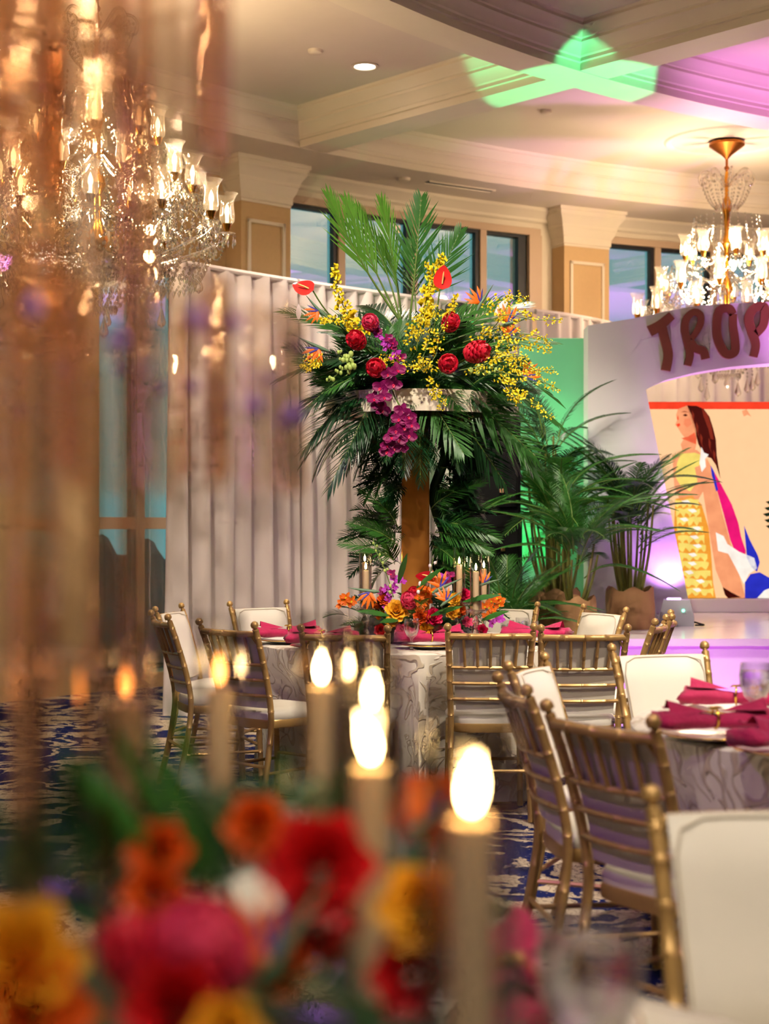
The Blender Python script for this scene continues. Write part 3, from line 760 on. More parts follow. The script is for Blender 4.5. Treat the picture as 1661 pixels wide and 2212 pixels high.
# ================================================================== CHAIRS
def chair_meshes():
    out = []
    def post_y(z):
        k = [(0,-.285),(.22,-.232),(.44,-.200),(.6,-.222),(.78,-.277),(.885,-.316),(.93,-.333)]
        for i in range(len(k)-1):
            if z <= k[i+1][0]:
                t = (z-k[i][0])/(k[i+1][0]-k[i][0]); return k[i][1]+(k[i+1][1]-k[i][1])*t
        return k[-1][1]
    def ringed(path, r, rings, n=8, ball=False):
        pts, rad = [], []
        tot = len(path)-1
        for i, p in enumerate(path):
            pts.append(p); rad.append(r)
            f = i/tot
            for g in rings:
                if f <= g < (i+1)/tot:
                    q = path[i].lerp(path[min(i+1,tot)], (g-f)*tot); d = (path[min(i+1,tot)]-path[i]).normalized()
                    for o, rr in ((-.005,r),(-.0025,r*1.14),(0,r*1.02),(.0025,r*1.14),(.005,r)):
                        pts.append(q+d*o); rad.append(rr)
        if ball:
            d = (path[-1]-path[-2]).normalized(); e = path[-1]
            for o, rr in ((.004,r*.62),(.010,r*.62),(.014,r*1.18),(.024,r*1.32),(.034,r*1.1),(.041,r*.55)):
                pts.append(e+d*o); rad.append(rr)
        m = MB(); m.tube(pts, rad, n); return m
    rings = [.14,.30,.46,.56,.66,.74,.83,.91]
    for s in (-1, 1):
        path = spline([(s*.190,-.285,0),(s*.184,-.232,.22),(s*.178,-.200,.44),(s*.182,-.222,.6),(s*.190,-.277,.78),(s*.197,-.316,.885)], 4)
        out.append(('rear_post', ringed(path, .0148, rings, 8, True), GOLD))
        path = spline([(s*.180,.176,0),(s*.176,.168,.22),(s*.172,.16,.43)], 4)
        out.append(('front_leg', ringed(path, .0145, [.2,.45,.7], 8), GOLD))
        m = MB(); m.tube([V((s*.177,.169,.2)), V((s*.187,-.236,.2))], .0085, 6); out.append(('side_stretcher', m, GOLD))
    def bow(z, hw, b, x): return V((x, post_y(z)-b*(1-(x/hw)**2), z))
    path = [bow(.862, .19, .032, -.19+.38*i/10) for i in range(11)]
    out.append(('top_rail', ringed(path, .0150, [.25,.5,.75], 8), GOLD))
    for z in (.715, .64, .565):
        hz = .176+.05*(z-.44); path = [bow(z, hz, .03, -hz+2*hz*i/8) for i in range(9)]
        out.append(('cross_rail', ringed(path, .0088, [.2,.5,.8], 6), GOLD))
    for i in range(5):
        x = -.125+.0625*i; a = bow(.712,.187,.03,x*.92); b = bow(.86,.19,.032,x)
        out.append(('spindle', ringed([a.lerp(b, k/4) for k in range(5)], .0078, [.45], 6), GOLD))
    for s in (-1,1):
        m = MB(); m.tube([V((s*.19, post_y(.80), .80)), bow(.85,.19,.032,s*.165)], .006, 5); out.append(('corner_brace', m, GOLD))
    for y_, x_ in ((.168,.176), (-.23,.186)):
        m = MB(); m.tube([V((-x_,y_,.23)), V((x_,y_,.23))], .0085, 6); out.append(('stretcher', m, GOLD))
    # padded back panel in front of the spindles
    m = MB(); nu, nv = 10, 8
    def pad(side):
        def f(u, v):
            z = .505+.372*v; hw = .154+.024*v
            x = (u*2-1)*hw; e = 1-max(abs(u*2-1)**6, abs(v*2-1)**6)
            y = post_y(z)-.028*(1-(x/.19)**2)+.014
            return V((x, y + (0.004+.026*e if side > 0 else -.0005), z))
        return f
    m.grid(pad(1), nu, nv); m.grid(pad(-1), nu, nv)
    n0 = (nu+1)*(nv+1)
    for i in range(nu):
        for j in (0, nv):
            a, b = i*(nv+1)+j, (i+1)*(nv+1)+j; m.f.append((a,b,n0+b,n0+a)); m.mi.append(0)
    for j in range(nv):
        for i in (0, nu):
            a, b = i*(nv+1)+j, i*(nv+1)+j+1; m.f.append((a,b,n0+b,n0+a)); m.mi.append(0)
    out.append(('back_pad', m, CREAM))
    # piping round the pad
    pp = []
    for t in range(33):
        a = 2*PI*t/32; c, s_ = math.cos(a), math.sin(a); k = (abs(c)**8+abs(s_)**8)**(-1/8)
        u, v = .5+.5*.965*c*k, .5+.5*.965*s_*k
        pp.append(pad(1)(u, v))
    m2 = MB(); m2.tube(pp, .003, 5, False); out.append(('pad_piping', m2, PIPING))
    def sq(hx, hy0, hy1, z, n=28):
        r = []
        for t in range(n):
            a = 2*PI*t/n; c, s_ = math.cos(a), math.sin(a); k = (abs(c)**5+abs(s_)**5)**(-1/5)
            y = s_*k; r.append(V((c*k*hx*(1+.045*y), (hy0+hy1)/2+(hy1-hy0)/2*y, z)))
        return r
    m = MB(); m.loft([sq(.176,-.205,.172,.405), sq(.184,-.208,.180,.412), sq(.184,-.208,.180,.44), sq(.180,-.206,.176,.447)], True); out.append(('seat_frame', m, GOLD))
    m = MB(); m.loft([sq(.180,-.2,.176,.445), sq(.187,-.2,.186,.455), sq(.188,-.2,.187,.474), sq(.176,-.19,.176,.492), sq(.13,-.14,.13,.503), sq(.05,-.05,.05,.507)], True); out.append(('seat_cushion', m, CREAM))
    return [(n_, m_.mesh(n_, mt, 50)) for n_, m_, mt in out]
CH = chair_meshes()
def chair(label, org, facing, group=None):
    rz = math.atan2(-facing.x, facing.y)
    t = thing('banquet_chair', label, 'chair', (org.x, org.y, 0), rz, group)
    for n_, me in CH: ob(n_, me, t)
    return t
def chair_px(label, a, b, centre, wt=.5, group=None):
    p, q = on(a[0], a[1], .92), on(b[0], b[1], .92); mid = (p+q)/2; d = (q-p); d.z = 0
    n_ = V((-d.y, d.x, 0)).normalized(); tc = (V((centre[0], centre[1], 0))-V((mid.x, mid.y, 0))).normalized()
    if n_.dot(tc) < 0: n_ = -n_
    f = (n_*wt+tc*(1-wt)).normalized()
    o = V((mid.x, mid.y, 0)) + f*.325
    SEATS.append((o, f))
    return chair(label, o, f, group)
SEATS = []
def chair_at(label, x, y, deg, group):
    # x, y: middle of the two post tops; deg: heading of the sitter
    f = V((math.cos(math.radians(deg)), math.sin(math.radians(deg)), 0)); o = V((x, y, 0)) + f*.325
    SEATS.append((o, f)); return chair(label, o, f, group)
T1 = (.163, 8.5); T2 = (1.6, 4.92); T0 = (-.3, 1.42)
G1, G2, G0 = 'chairs round the far flower table', 'chairs round the table with two napkins', 'chairs round the candle table'
chair_at('gold chair with cream seat, spindle back half behind orange candle glow', -0.752, 7.613, 46.9, G1)
chair_at('gold spindle-back chair seen through the candle flames before the flower table', -0.183, 7.257, 82.4, G1)
chair_at('gold spindle-back chair directly before the glass goblet and magenta napkin', 0.488, 7.357, 90.2, G1)
chair_at('gold spindle-back chair between the flower table and the white padded chair', 0.907, 7.268, 92.6, G1)
chair_at('gold spindle-back chair seen edge-on in front of the stage', 1.366, 7.915, 162.4, G1)
chair_at('cream padded chair turned sideways in front of the stage uplight', 1.498, 8.362, 170.6, G1)
chair_at('cream padded chair in front of the kraft plant pots', 1.235, 8.986, 208.7, G1)
chair_at('cream padded chair behind the water tumblers and palms', 0.713, 9.484, 250.3, G1)
chair_at('cream padded chair in front of the white drape, beyond the first napkin', -0.755, 9.593, 306.0, G1)
chair_at('cream padded chair at the dark window edge of the drape', -1.224, 9.079, 345.9, G1)
chair_at('gold spindle-back chair seen edge-on beside the crystal strands', -1.169, 8.312, 20.7, G1)
chair_px('gold chair with cream seat cushion, its spindle back lit purple', (1183,1513), (1408,1548), T2, .75, G2)
chair_px('gold spindle-back chair seen edge-on over the navy carpet', (1081,1456), (1130,1479), T2, .6, G2)
chair_px('cream padded chair turned sideways with gold posts before the spindle-back chair', (1102,1431), (1171,1411), T2, .6, G2)
chair_px('cream padded chair facing the two crimson napkins', (1319,1392), (1524,1388), T2, .6, G2)
chair_px('cream padded chair nearest the crimson table napkins, cut by the picture edge'.replace('nearest','close to').replace(', cut by the picture edge',' beyond the candle table'), (1508,1700), (1800,1700), (.75,1.0), .6, G0)
chair_px('blurred cream chair behind the red rose and candles', (455,1672), (935,1690), T0, .6, G0)

# ================================================================== TABLES, CLOTHS
def table(c, R, label, clabel):
    t = thing('banquet_table', label, 'table', (c[0], c[1], 0), 0, 'round banquet tables')
    m = MB(); m.lathe([(.001,.725),(R-.02,.725),(R-.012,.73),(R-.012,.75),(R-.02,.754),(.001,.754)], 48); m.build('tabletop', FRAME, t)
    for k in range(4):
        a = k*PI/2+.6; m = MB(); m.tube([(.45*math.cos(a),.45*math.sin(a),0),(.4*math.cos(a),.4*math.sin(a),.726)], .018, 6); m.build('leg', BLACK, t)
    m = MB(); n = 144; rnd = random.Random(int(R*1000+c[1]*10)); p1, p2 = rnd.uniform(0,6), rnd.uniform(0,6)
    rings = [[V((r*math.cos(2*PI*j/n), r*math.sin(2*PI*j/n), .760)) for j in range(n)] for r in (.01, .3, .6, R-.08, R-.01)]
    for i in range(9):
        f = i/8; z = .752-(.747)*f; row = []
        for j in range(n):
            a = 2*PI*j/n
            k = math.sin(11*a+p1+.8*math.sin(2*a))+.45*math.sin(19*a+p2)
            r = R+.006+ .05*f + .032*f**.7*k
            row.append(V((r*math.cos(a), r*math.sin(a), z)))
        rings.append(row)
    # the cloth gives way where chair seats are pushed in under the table edge
    def inside(px, py):
        for so, sf in SEATS:
            dx, dy = c[0]+px-so.x, c[1]+py-so.y
            if abs(dx*sf.y-dy*sf.x) < .215 and -.25 < dx*sf.x+dy*sf.y < .21: return True
        return False
    lim = []
    for j in range(n):
        a = 2*PI*j/n; r = R+.09
        if inside(R*math.cos(a), R*math.sin(a)) or inside((R+.06)*math.cos(a), (R+.06)*math.sin(a)):
            while r > .5 and (inside(r*math.cos(a), r*math.sin(a)) or r > R-.01): r -= .01
        lim.append(r)
    lim = [min(lim[(j+k) % n] for k in (-2,-1,0,1,2)) for j in range(n)]
    for i in range(5, len(rings)):
        for j in range(n):
            v = rings[i][j]; r = math.hypot(v.x, v.y); q_ = max(0.0, min(1.0, (.675-v.z)/.13)); l_ = (R+.006)+(lim[j]-R-.006)*q_
            if lim[j] < R and r > l_: v.x *= l_/r; v.y *= l_/r
    m.loft(rings, False)
    o = m.build('tablecloth', CLOTH, None, 60, (c[0], c[1], 0))
    tag(o, clabel, 'tablecloth', 'ivory table linen')
table(T1, .83, 'round banquet table under the tall flowers', 'ivory scroll-patterned floor-length cloth under the tall flowers')
table(T2, .83, 'round banquet table under the purple-lit cloth', 'ivory scroll-patterned cloth lit purple under the crimson napkins')
table(T0, .93, 'round banquet table under the candles', 'ivory cloth under the blurred candles and crystal centrepiece')

ZT = .762
def plate_mesh():
    m = MB(); m.lathe([(.001,.004),(.085,.004),(.095,.007),(.135,.014),(.152,.018),(.154,.021),(.15,.022),(.132,.0175),(.093,.011),(.001,.008)], 40); return m.mesh('charger_plate', PLATE)
def rim_mesh():
    m = MB(); m.tube([(.153*math.cos(2*PI*i/40), .153*math.sin(2*PI*i/40), .0205) for i in range(41)], .0022, 5, False); return m.mesh('gold_rim', GOLDM)
PLM, RIM = plate_mesh(), rim_mesh()
def napkin_meshes(seed):
    rnd = random.Random(seed); m = MB(); n, k = 26, 18; p1 = rnd.uniform(0,6)
    rings = []
    for i in range(n+1):
        u = i/n*2-1; w_ = .022+.062*abs(u)**.75*(1-.25*abs(u)**6); h = .017+.012*abs(u)**.6*(1-.55*abs(u)**5); zc = .022+.006*abs(u)
        rings.append([V((u*.175+.012*math.sin(3*math.sin(2*PI*j/k)+p1)*abs(u), math.cos(2*PI*j/k)*w_*(1+.10*math.sin(5*u+p1)), zc + math.sin(2*PI*j/k)*h*(1+.28*math.sin(4*2*PI*j/k+p1+2*u)*abs(u)) + .004*math.sin(11*2*PI*j/k+9*u)*abs(u))) for j in range(k)])
    m.loft(rings, True)
    fold = MB()
    def ff(u, v): 
        a = (v-.5)*2
        return V((.02+.125*u, .052*a*u**.7+.01*math.sin(6*u), .05+.03*u*(1-a*a)+.012*math.sin(a*5+p1)*u))
    fold.grid(ff, 8, 8); 
    def fg(u, v):
        a = (v-.5)*2
        return V((-.02-.125*u, .05*a*u**.7, .05+.026*u*(1-a*a)+.012*math.cos(a*5+p1)*u))
    fold.grid(fg, 8, 8)
    r = MB(); r.tube([(0, .030*math.cos(2*PI*i/20), .030+.029*math.sin(2*PI*i/20)) for i in range(21)], .0035, 6, False)
    r.add([(-.02,-.016,.058),(.02,-.014,.06),(.022,.016,.06),(-.018,.016,.058),(-.012,-.008,.064),(.012,-.008,.065),(.012,.01,.065),(-.012,.01,.064)], [(0,1,5,4),(1,2,6,5),(2,3,7,6),(3,0,4,7),(4,5,6,7)])
    return m.mesh('folded_cloth', NAPK, 180), fold.mesh('loose_fold', NAPK, 180), r.mesh('napkin_ring', GOLDM, 60)
NM = [napkin_meshes(s) for s in (1,2,3)]
def setting(p, rz, where, seed, group, colour='magenta'):
    o = ob('charger_plate', PLM, None, (p.x, p.y, ZT)); tag(o, 'white gold-rimmed charger plate %s' % where, 'plate', 'plates ' + group); ob('gold_rim', RIM, o)
    t = thing('napkin', '%s napkin in a gold ring %s' % (colour, where), 'napkin', (p.x, p.y, ZT+.031), rz, 'napkins ' + group)
    a, b, c_ = NM[seed % 3]; ob('folded_cloth', a, t); ob('loose_fold', b, t); ob('napkin_ring', c_, t)
for i, (x, y, rz, wh) in enumerate(((622,1389,.2,'before the cream chair by the drape'),(694,1402,.1,'behind the spindle-back chair seen through the flames'),(932,1400,.15,'beside the stemmed goblet'),(1158,1390,-.5,'between two spindle-back chairs'))):
    setting(on(x, y, ZT), rz, wh, i, 'on the far flower table')
setting(on(1545,1598,ZT), .12, 'close to the purple-lit spindle chair', 0, 'on the purple-lit table', 'crimson')
setting(on(1590,1543,ZT), -.25, 'before the cream chair facing the candles', 1, 'on the purple-lit table', 'crimson')
setting(on(1710,1632,ZT), .5, 'at the rim of the purple-lit cloth', 2, 'on the purple-lit table', 'crimson')
setting(V((.155, 1.93, ZT)), 1.45, 'on the candle table beside the blurred glass', 2, 'on the candle table', 'blurred pink-red')
def goblet_mesh():
    m = MB(); m.lathe([(.033,.0),(.034,.003),(.012,.007),(.0055,.012),(.005,.05),(.010,.060),(.028,.075),(.038,.1),(.040,.125),(.036,.155),(.0345,.157),(.034,.154),(.038,.125),(.036,.1),(.026,.078),(.001,.068)], 24)
    w_ = MB(); w_.lathe([(.001,.071),(.025,.079),(.0345,.1),(.0375,.125),(.0365,.138),(.001,.138)], 20)
    return m.mesh('bowl', DRINK, 60), w_.mesh('water', WATER, 60)
def tumbler_mesh():
    m = MB(); m.lathe([(.001,.0),(.028,.0),(.031,.004),(.036,.06),(.037,.105),(.035,.105),(.034,.06),(.029,.008),(.001,.008)], 24)
    w_ = MB(); w_.lathe([(.001,.009),(.029,.01),(.0335,.06),(.0335,.078),(.001,.078)], 20)
    ic = MB(); rnd = random.Random(4)
    for k in range(5):
        ic.rbox((-.011,-.011,-.011), (.011,.011,.011), .003, M.Translation((rnd.uniform(-.016,.016), rnd.uniform(-.016,.016), .03+k*.011)) @ M.Rotation(rnd.uniform(0,3),4,'X') @ M.Rotation(rnd.uniform(0,3),4,'Z'))
    return m.mesh('tumbler_wall', DRINK, 60), w_.mesh('water', WATER, 60), ic.mesh('ice', WATER)
GB, TBM = goblet_mesh(), tumbler_mesh()
def goblet(p, label, group=None, s=1.0):
    o = ob('water_goblet', GB[0], None, (p.x, p.y, ZT)); o.scale = (s,s,s); tag(o, label, 'glass', group); ob('water', GB[1], o)
def tumbler(p, label, group=None):
    o = ob('water_tumbler', TBM[0], None, (p.x, p.y, ZT)); tag(o, label, 'glass', group); ob('water', TBM[1], o); ob('ice', TBM[2], o)
goblet(on(889,1405,ZT), 'stemmed water goblet between the pink carnation and a magenta napkin')
for x, y in ((778,1383),(1010,1390),(1096,1382),(1128,1376),(1148,1384)):
    tumbler(on(x,y,ZT), 'iced water tumbler on the far flower table', 'tumblers on the far flower table')
goblet(on(1632,1572,ZT), 'stemless-looking water glass beside the crimson napkins'.replace('stemless-looking ',''), None, 1.25)
goblet(V((.208,1.62,ZT)), 'blurred water glass beside the napkin on the candle table', None, 1.38)

# ================================================================== CANDLES
def stick_mesh(h):
    b = MB(); b.lathe([(.001,0),(.045,0),(.047,.006),(.036,.016),(.016,.022),(.012,.028)], 10)
    s = MB(); z = .028; prof = [(.011,z)]; k = max(2, int((h-.06)/.045)); dz = (h-.03-z)/k
    for i in range(k): prof += [(.009,z+dz*i+.004),(.02,z+dz*(i+.5)),(.009,z+dz*(i+1)-.004)]
    s.lathe(prof, 8)
    c = MB(); c.lathe([(.012,h-.03),(.022,h-.024),(.05,h-.006),(.052,h-.002),(.047,h),(.018,h-.008),(.001,h-.008)], 12)
    return b.mesh('base', CRYS, 20), s.mesh('stem', CRYS, 20), c.mesh('cup', CRYS, 20)
def candle_meshes(h, lean, low=False):
    b = MB(); b.lathe([(.001,0),(.0155,0),(.0155,h-.004),(.0145,h-.001),(.011,h-.0015),(.003,h-.004),(.001,h-.004)], 16)
    w_ = MB(); w_.tube([(0,0,h-.004),(lean*.15,0,h+.010)], .0012, 5)
    f = MB(); rings = []
    for i in range(9):
        t = i/8; r = .0072*math.sin(PI*min(t*1.0+.08,1))**.8*(1-.35*t) if t < 1 else .0003
        c_ = V((lean*t*t, 0, h+.006+.036*t)); rings.append([c_+V((r*math.cos(2*PI*j/10), r*math.sin(2*PI*j/10), 0)) for j in range(10)])
    f.loft(rings, True)
    return b.mesh('wax_body', WAX, 50), w_.mesh('wick', WICK), f.mesh('flame', FLAME_DIM if low else FLAME, 180)
def hurricane_mesh(h):
    m = MB(); m.lathe([(.030,0),(.030,h),(.0285,h),(.0285,0),(.030,0)], 28); return m.mesh('glass_cylinder', HURR, 50)
_cache = {}
def candle(x, Y, zflame, where, watts=.25, lean=0.0, light=True, stick_h=None, X=None, low=False):
    # zflame: middle of the flame
    X = (x-CX)/F*Y if X is None else X
    htop = zflame-.024; ch = .20 if stick_h is None else htop-ZT-stick_h; sh = htop-ch-ZT+.008
    key = (round(sh,3), round(ch,3), lean, low)
    if key not in _cache: _cache[key] = (stick_mesh(sh), candle_meshes(ch, lean, low), hurricane_mesh(ch+.085))
    sm, cm, hm = _cache[key]
    t = thing('crystal_candlestick', 'crystal candlestick %s' % where, 'candlestick', (X,Y,ZT), 0, 'crystal candlesticks ' + where)
    for n_, me in zip(('base','stem','cup'), sm): ob(n_, me, t)
    t = thing('pillar_candle', 'lit ivory candle %s' % where, 'candle', (X,Y,ZT+sh-.0075), 0, 'lit candles ' + where)
    for n_, me in zip(('wax_body','wick','flame'), cm): ob(n_, me, t)
    o = ob('glass_cylinder', hm, None, (X,Y,ZT+sh-.003)); tag(o, 'clear glass cylinder %s' % where, 'hurricane glass', 'glass cylinders ' + where)
    if light:
        pass
def zpx(y, Y): return CZ+(HY-y)/F*Y
for (x, yf, Y) in ((790,1222,8.15),(788,1205,8.42)):
    candle(x, Y, zpx(yf,Y), 'beside the purple orchids of the far table')
for (x, yf, Y) in ((992,1210,8.22),(1008,1206,8.4),(1028,1224,8.08),(1045,1219,8.35)):
    candle(x, Y, zpx(yf,Y), 'beside the orange orchids of the far table')
for (x, yf, lean, wh) in ((1018,1690,.004,'beside the yellow rose and pink napkin of the near table'),(800,1592,-.009,'beside the big red rose of the near table'),(694,1440,0.0,'in the rear cluster of the near table'),(752,1436,.002,'in the rear cluster of the near table'),(802,1490,.002,'in the rear cluster of the near table'),(272,1470,0.0,'behind the crystal prisms of the near table'),(474,1444,0.0,'between the crystal prisms and the rear candles')):
    Y = 2.06 if x == 752 else (CZ-1.207)*F/(yf-HY)
    candle(x, Y, 1.207 if x != 752 else zpx(yf, Y), wh, 1.0, lean, low=(x < 600))

# ================================================================== CHANDELIERS
def chandelier_meshes():
    D = {}
    m = MB(); m.lathe([(.001,-.02),(.16,-.02),(.165,-.045),(.13,-.07),(.09,-.10),(.05,-.13),(.03,-.15),(.012,-.17),(.012,-.20)], 14); D['canopy'] = m.mesh('canopy', BRONZE, 30)
    m = MB(); m.tube([(0,0,-.19),(0,0,-.30)], .012, 8); m.ball((0,0,-.25), .024, 8, 5); D['rod'] = m.mesh('rod', BRONZE)
    m = MB(); m.lathe([(.012,-.28),(.022,-.34),(.018,-.5),(.05,-.6),(.03,-.68),(.02,-.85),(.05,-.95),(.025,-1.0),(.022,-1.25),(.06,-1.36),(.03,-1.42),(.03,-1.6),(.075,-1.72),(.05,-1.80),(.02,-1.88)], 12); D['column'] = m.mesh('column', BRASS, 40)
    # scroll arm of the crown
    pts = [(0.02,0,-.42),(.08,0,-.36),(.16,0,-.29),(.22,0,-.29),(.255,0,-.34),(.24,0,-.40),(.19,0,-.40),(.175,0,-.355),(.205,0,-.335)]
    m = MB(); m.tube(spline(pts, 4), .010, 6); D['scroll'] = m.mesh('scroll_arm', CRYS)
    m = MB(); m.lathe([(.030,0),(.046,.018),(.050,.06),(.043,.115),(.044,.15),(.058,.185),(.070,.20)], 18); D['shade'] = m.mesh('glass_shade', SHADE, 180)
    m = MB(); m.lathe([(.004,-.05),(.014,-.046),(.024,-.02),(.030,0),(.032,.006),(.001,.008)], 12); D['cup'] = m.mesh('lamp_cup', BRASS, 40)
    m = MB(); m.lathe([(.010,.005),(.011,.05),(.010,.055)], 8); m.lathe([(.010,.055),(.017,.075),(.015,.10),(.006,.125),(.001,.135)], 10); D['bulb'] = m.mesh('bulb', BULB, 180)
    def arm(r, drop):
        p = spline([(.03,0,-.10-drop),(r*.35,0,-.20-drop),(r*.72,0,-.17-drop*.4),(r*.97,0,-.11),(r,0,-.055)], 4)
        m = MB(); m.tube(p, .011, 6); m.lathe([(.05,-.062),(.055,-.055),(.02,-.05),(.001,-.05)], 10, M.Translation((r,0,0)))
        return m.mesh('arm', CRYS)
    D['arms'] = [arm(.38,.02), arm(.60,.05), arm(.82,.08)]
    # crystal drops: hanging fringe below each bobeche and bead swags between arms, per tier
    def beads(r, n_arm, seed):
        rnd = random.Random(seed); m = MB()
        for a in range(n_arm):
            t = 2*PI*a/n_arm; c = V((r*math.cos(t), r*math.sin(t), -.065))
            for k in range(9):
                b = 2*PI*k/9; q = c+V((.052*math.cos(b), .052*math.sin(b), 0))
                m.octa(q+V((0,0,-.012)), .006, .009); m.octa(q+V((0,0,-.05-.01*(k%2))), .009, .028)
            t2 = 2*PI*(a+1)/n_arm; c2 = V((r*math.cos(t2), r*math.sin(t2), -.065))
            nb = 13
            for k in range(1, nb):
                f = k/nb; q = c.lerp(c2, f); q.z -= .13*4*f*(1-f)
                m.octa(q, .009, .010)
            inn = V((.05*math.cos(t), .05*math.sin(t), .16))
            for k in range(1, 17):
                f = k/17; q = c.lerp(inn, f); q.z -= .22*4*f*(1-f)*.6
                m.octa(q, .008, .010)
        return m.mesh('crystal_beads', CRYS, 5)
    D['beads'] = [beads(.38,8,1), beads(.60,10,2), beads(.82,12,3)]
    m = MB(); rnd = random.Random(9)
    for ring, (r0, z0, r1, z1, n_) in enumerate(((.24,-.36,.10,-.62,22),(.62,-1.62,.30,-2.0,44),(.42,-1.70,.12,-2.16,34),(.30,-.72,.34,-.95,26),(.50,-1.15,.56,-1.4,34),(.72,-1.52,.70,-1.72,44),(.5,-1.45,.5,-1.7,40),(.76,-1.68,.62,-2.0,64),(.55,-1.72,.42,-2.05,48),(.66,-1.40,.78,-1.62,48))):
        for k in range(n_):
            a = 2*PI*k/n_; nb = 11
            for j in range(nb):
                f = j/(nb-1); r = r0+(r1-r0)*f; z = z0+(z1-z0)*f-.05*math.sin(PI*f)
                m.octa((r*math.cos(a), r*math.sin(a), z), .009 if j < nb-1 else .012, .013 if j < nb-1 else .03)
    D['strands'] = m.mesh('crystal_strands', CRYS, 5)
    m = MB(); m.lathe([(.02,-2.02),(.12,-2.0),(.2,-1.93),(.26,-1.84),(.255,-1.835),(.19,-1.91),(.02,-1.99)], 16); D['bowl'] = m.mesh('glass_bowl', CRYS, 20)
    m = MB(); m.octa((0,0,0), .001); m.v=[];m.f=[];m.mi=[]
    prof = [(.001,-.055),(.016,-.042),(.019,-.030),(.010,0),(.003,.028),(.001,.03)]
    m.lathe(prof, 8); m.octa((0,0,.042), .007, .010); m.octa((0,0,.062), .006, .009); D['pendant'] = m.mesh('pendant_drop', CRYS, 10)
    m = MB(); m.lathe([(.001,.012),(.45,.012),(.5,.004),(.52,-.012),(.55,-.016),(.57,-.002),(.575,.01)], 48); D['medal'] = m.mesh('ceiling_medallion', CEIL, 25)
    return D
CD = chandelier_meshes()
def chandelier(x, y, label, watts, turn=0.0):
    t = thing('chandelier', label, 'chandelier', (x,y,ZC), turn)
    for k in ('canopy','rod','column','bowl'): ob({'bowl':'glass_bowl'}.get(k,k), CD[k], t)
    stuff(ob('crystal_strands', CD['strands'], t))
    for k in range(8): ob('scroll_arm', CD['scroll'], t, None, M.Rotation(k*PI/4,4,'Z'))
    for tier, (r, n_, z) in enumerate(((.38,8,-1.06),(.60,10,-1.36),(.82,12,-1.60))):
        stuff(ob('crystal_beads', CD['beads'][tier], t, (0,0,z)))
        for k in range(n_):
            a = 2*PI*k/n_
            ar_ = ob('arm', CD['arms'][tier], t, None, M.Translation((0,0,z)) @ M.Rotation(a,4,'Z'))
            p = (r, 0, 0)
            ob('lamp_cup', CD['cup'], ar_, p); ob('glass_shade', CD['shade'], ar_, p); ob('bulb', CD['bulb'], ar_, p)
    rnd = random.Random(5)
    for k in range(14):
        a = 2*PI*k/14; r = .82 if k % 2 == 0 else .3
        z = -1.60-.36-.08*(k % 3) if k % 2 == 0 else -2.16-.06*(k % 3)
        o = ob('pendant_drop', CD['pendant'], t, (r*.78*math.cos(a), r*.78*math.sin(a), z)); o.scale = (1.6,1.6,1.6)
    for (r, n_, z) in ((.2,2,-.92),(.3,2,-1.2),(.4,3,-1.42)):
        for k in range(n_):
            a = 2*PI*(k+.25*n_)/n_
            l = bpy.data.lights.new('chandelier_lamp', 'POINT'); l.energy = watts/7; l.color = WARM; l.shadow_soft_size = .05
            lo = bpy.data.objects.new('chandelier_lamp', l); C.objects.link(lo); lo.parent = t; lo.location = (r*math.cos(a), r*math.sin(a), z)
    return t
def medallion(x, y, label):
    o = ob('trim_medallion', CD['medal'], None, (x,y,ZC)); struct(o, label)
cR = pol(12.95, 117.4); cL = pol(12.95, 147.5)
chandelier(cR.x, cR.y, 'tiered crystal chandelier glowing above the stage arch', 125)
medallion(cR.x, cR.y, 'round plaster ceiling medallion')
chandelier(cL.x, cL.y, 'tiered crystal chandelier hanging beside the tan pilaster, behind the crystal strands', 105, .13)
medallion(cL.x, cL.y, 'round plaster ceiling medallion')

# ================================================================== LEAVES AND FLOWERS
def frond_mesh(name, n, lmax, wid, droop, ang0, ang1, seed, m_leaf, fold=.25, sag=.25, stem=.10, taper=.35):
    rnd = random.Random(seed); mb = MB()
    def rp(t): return V((0, t*(1-.12*droop*t), .18*droop*t-droop*t*t*.9))
    mb.tube([rp(i/8) for i in range(9)], [.009*(1-.8*i/8)+.0012 for i in range(9)], 5, False, 1)
    for i in range(n):
        t = stem+(1-stem)*(i+.5)/n; b = rp(t); tan = (rp(min(t+.02,1.02))-rp(t-.02)).normalized()
        for s in (-1,1):
            a = math.radians(ang0+(ang1-ang0)*t+rnd.uniform(-6,6)); L_ = lmax*(math.sin(PI*(taper+(.97-taper)*t))**.7)*rnd.uniform(.85,1.08)
            d = tan*math.cos(a)+V((s,0,0))*math.sin(a)+V((0,0,fold)); d.normalize()
            sd = d.cross(V((0,0,1))).normalized()*wid*rnd.uniform(.8,1.1); pts = []
            for k in range(4):
                f = k/3; c = b+d*L_*f+V((0,0,-sag*L_*f*f)); ww = (.55,1,.8,.04)[k]
                pts += [c-sd*ww, c+sd*ww+V((0,0,.0))]
            mb.add(pts, [(0,1,3,2),(2,3,5,4),(4,5,7,6)], 0)
    return mb.mesh(name, [m_leaf, STEMG], 180)
FR_D = [frond_mesh('palm_frond', 34, .36, .0085, .45+.2*k, 55, 22, k, LEAFD) for k in range(3)]
FR_M = [frond_mesh('palm_frond', 34, .36, .0085, .35+.25*k, 55, 22, 10+k, LEAFM) for k in range(3)]
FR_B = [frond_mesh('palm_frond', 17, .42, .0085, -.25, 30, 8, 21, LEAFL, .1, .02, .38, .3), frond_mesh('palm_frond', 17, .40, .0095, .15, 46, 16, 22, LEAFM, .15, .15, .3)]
FR_A = [frond_mesh('palm_frond', 46, .27, .0050, .6+.3*k, 58, 26, 30+k, LEAFM, .35, .45) for k in range(3)]
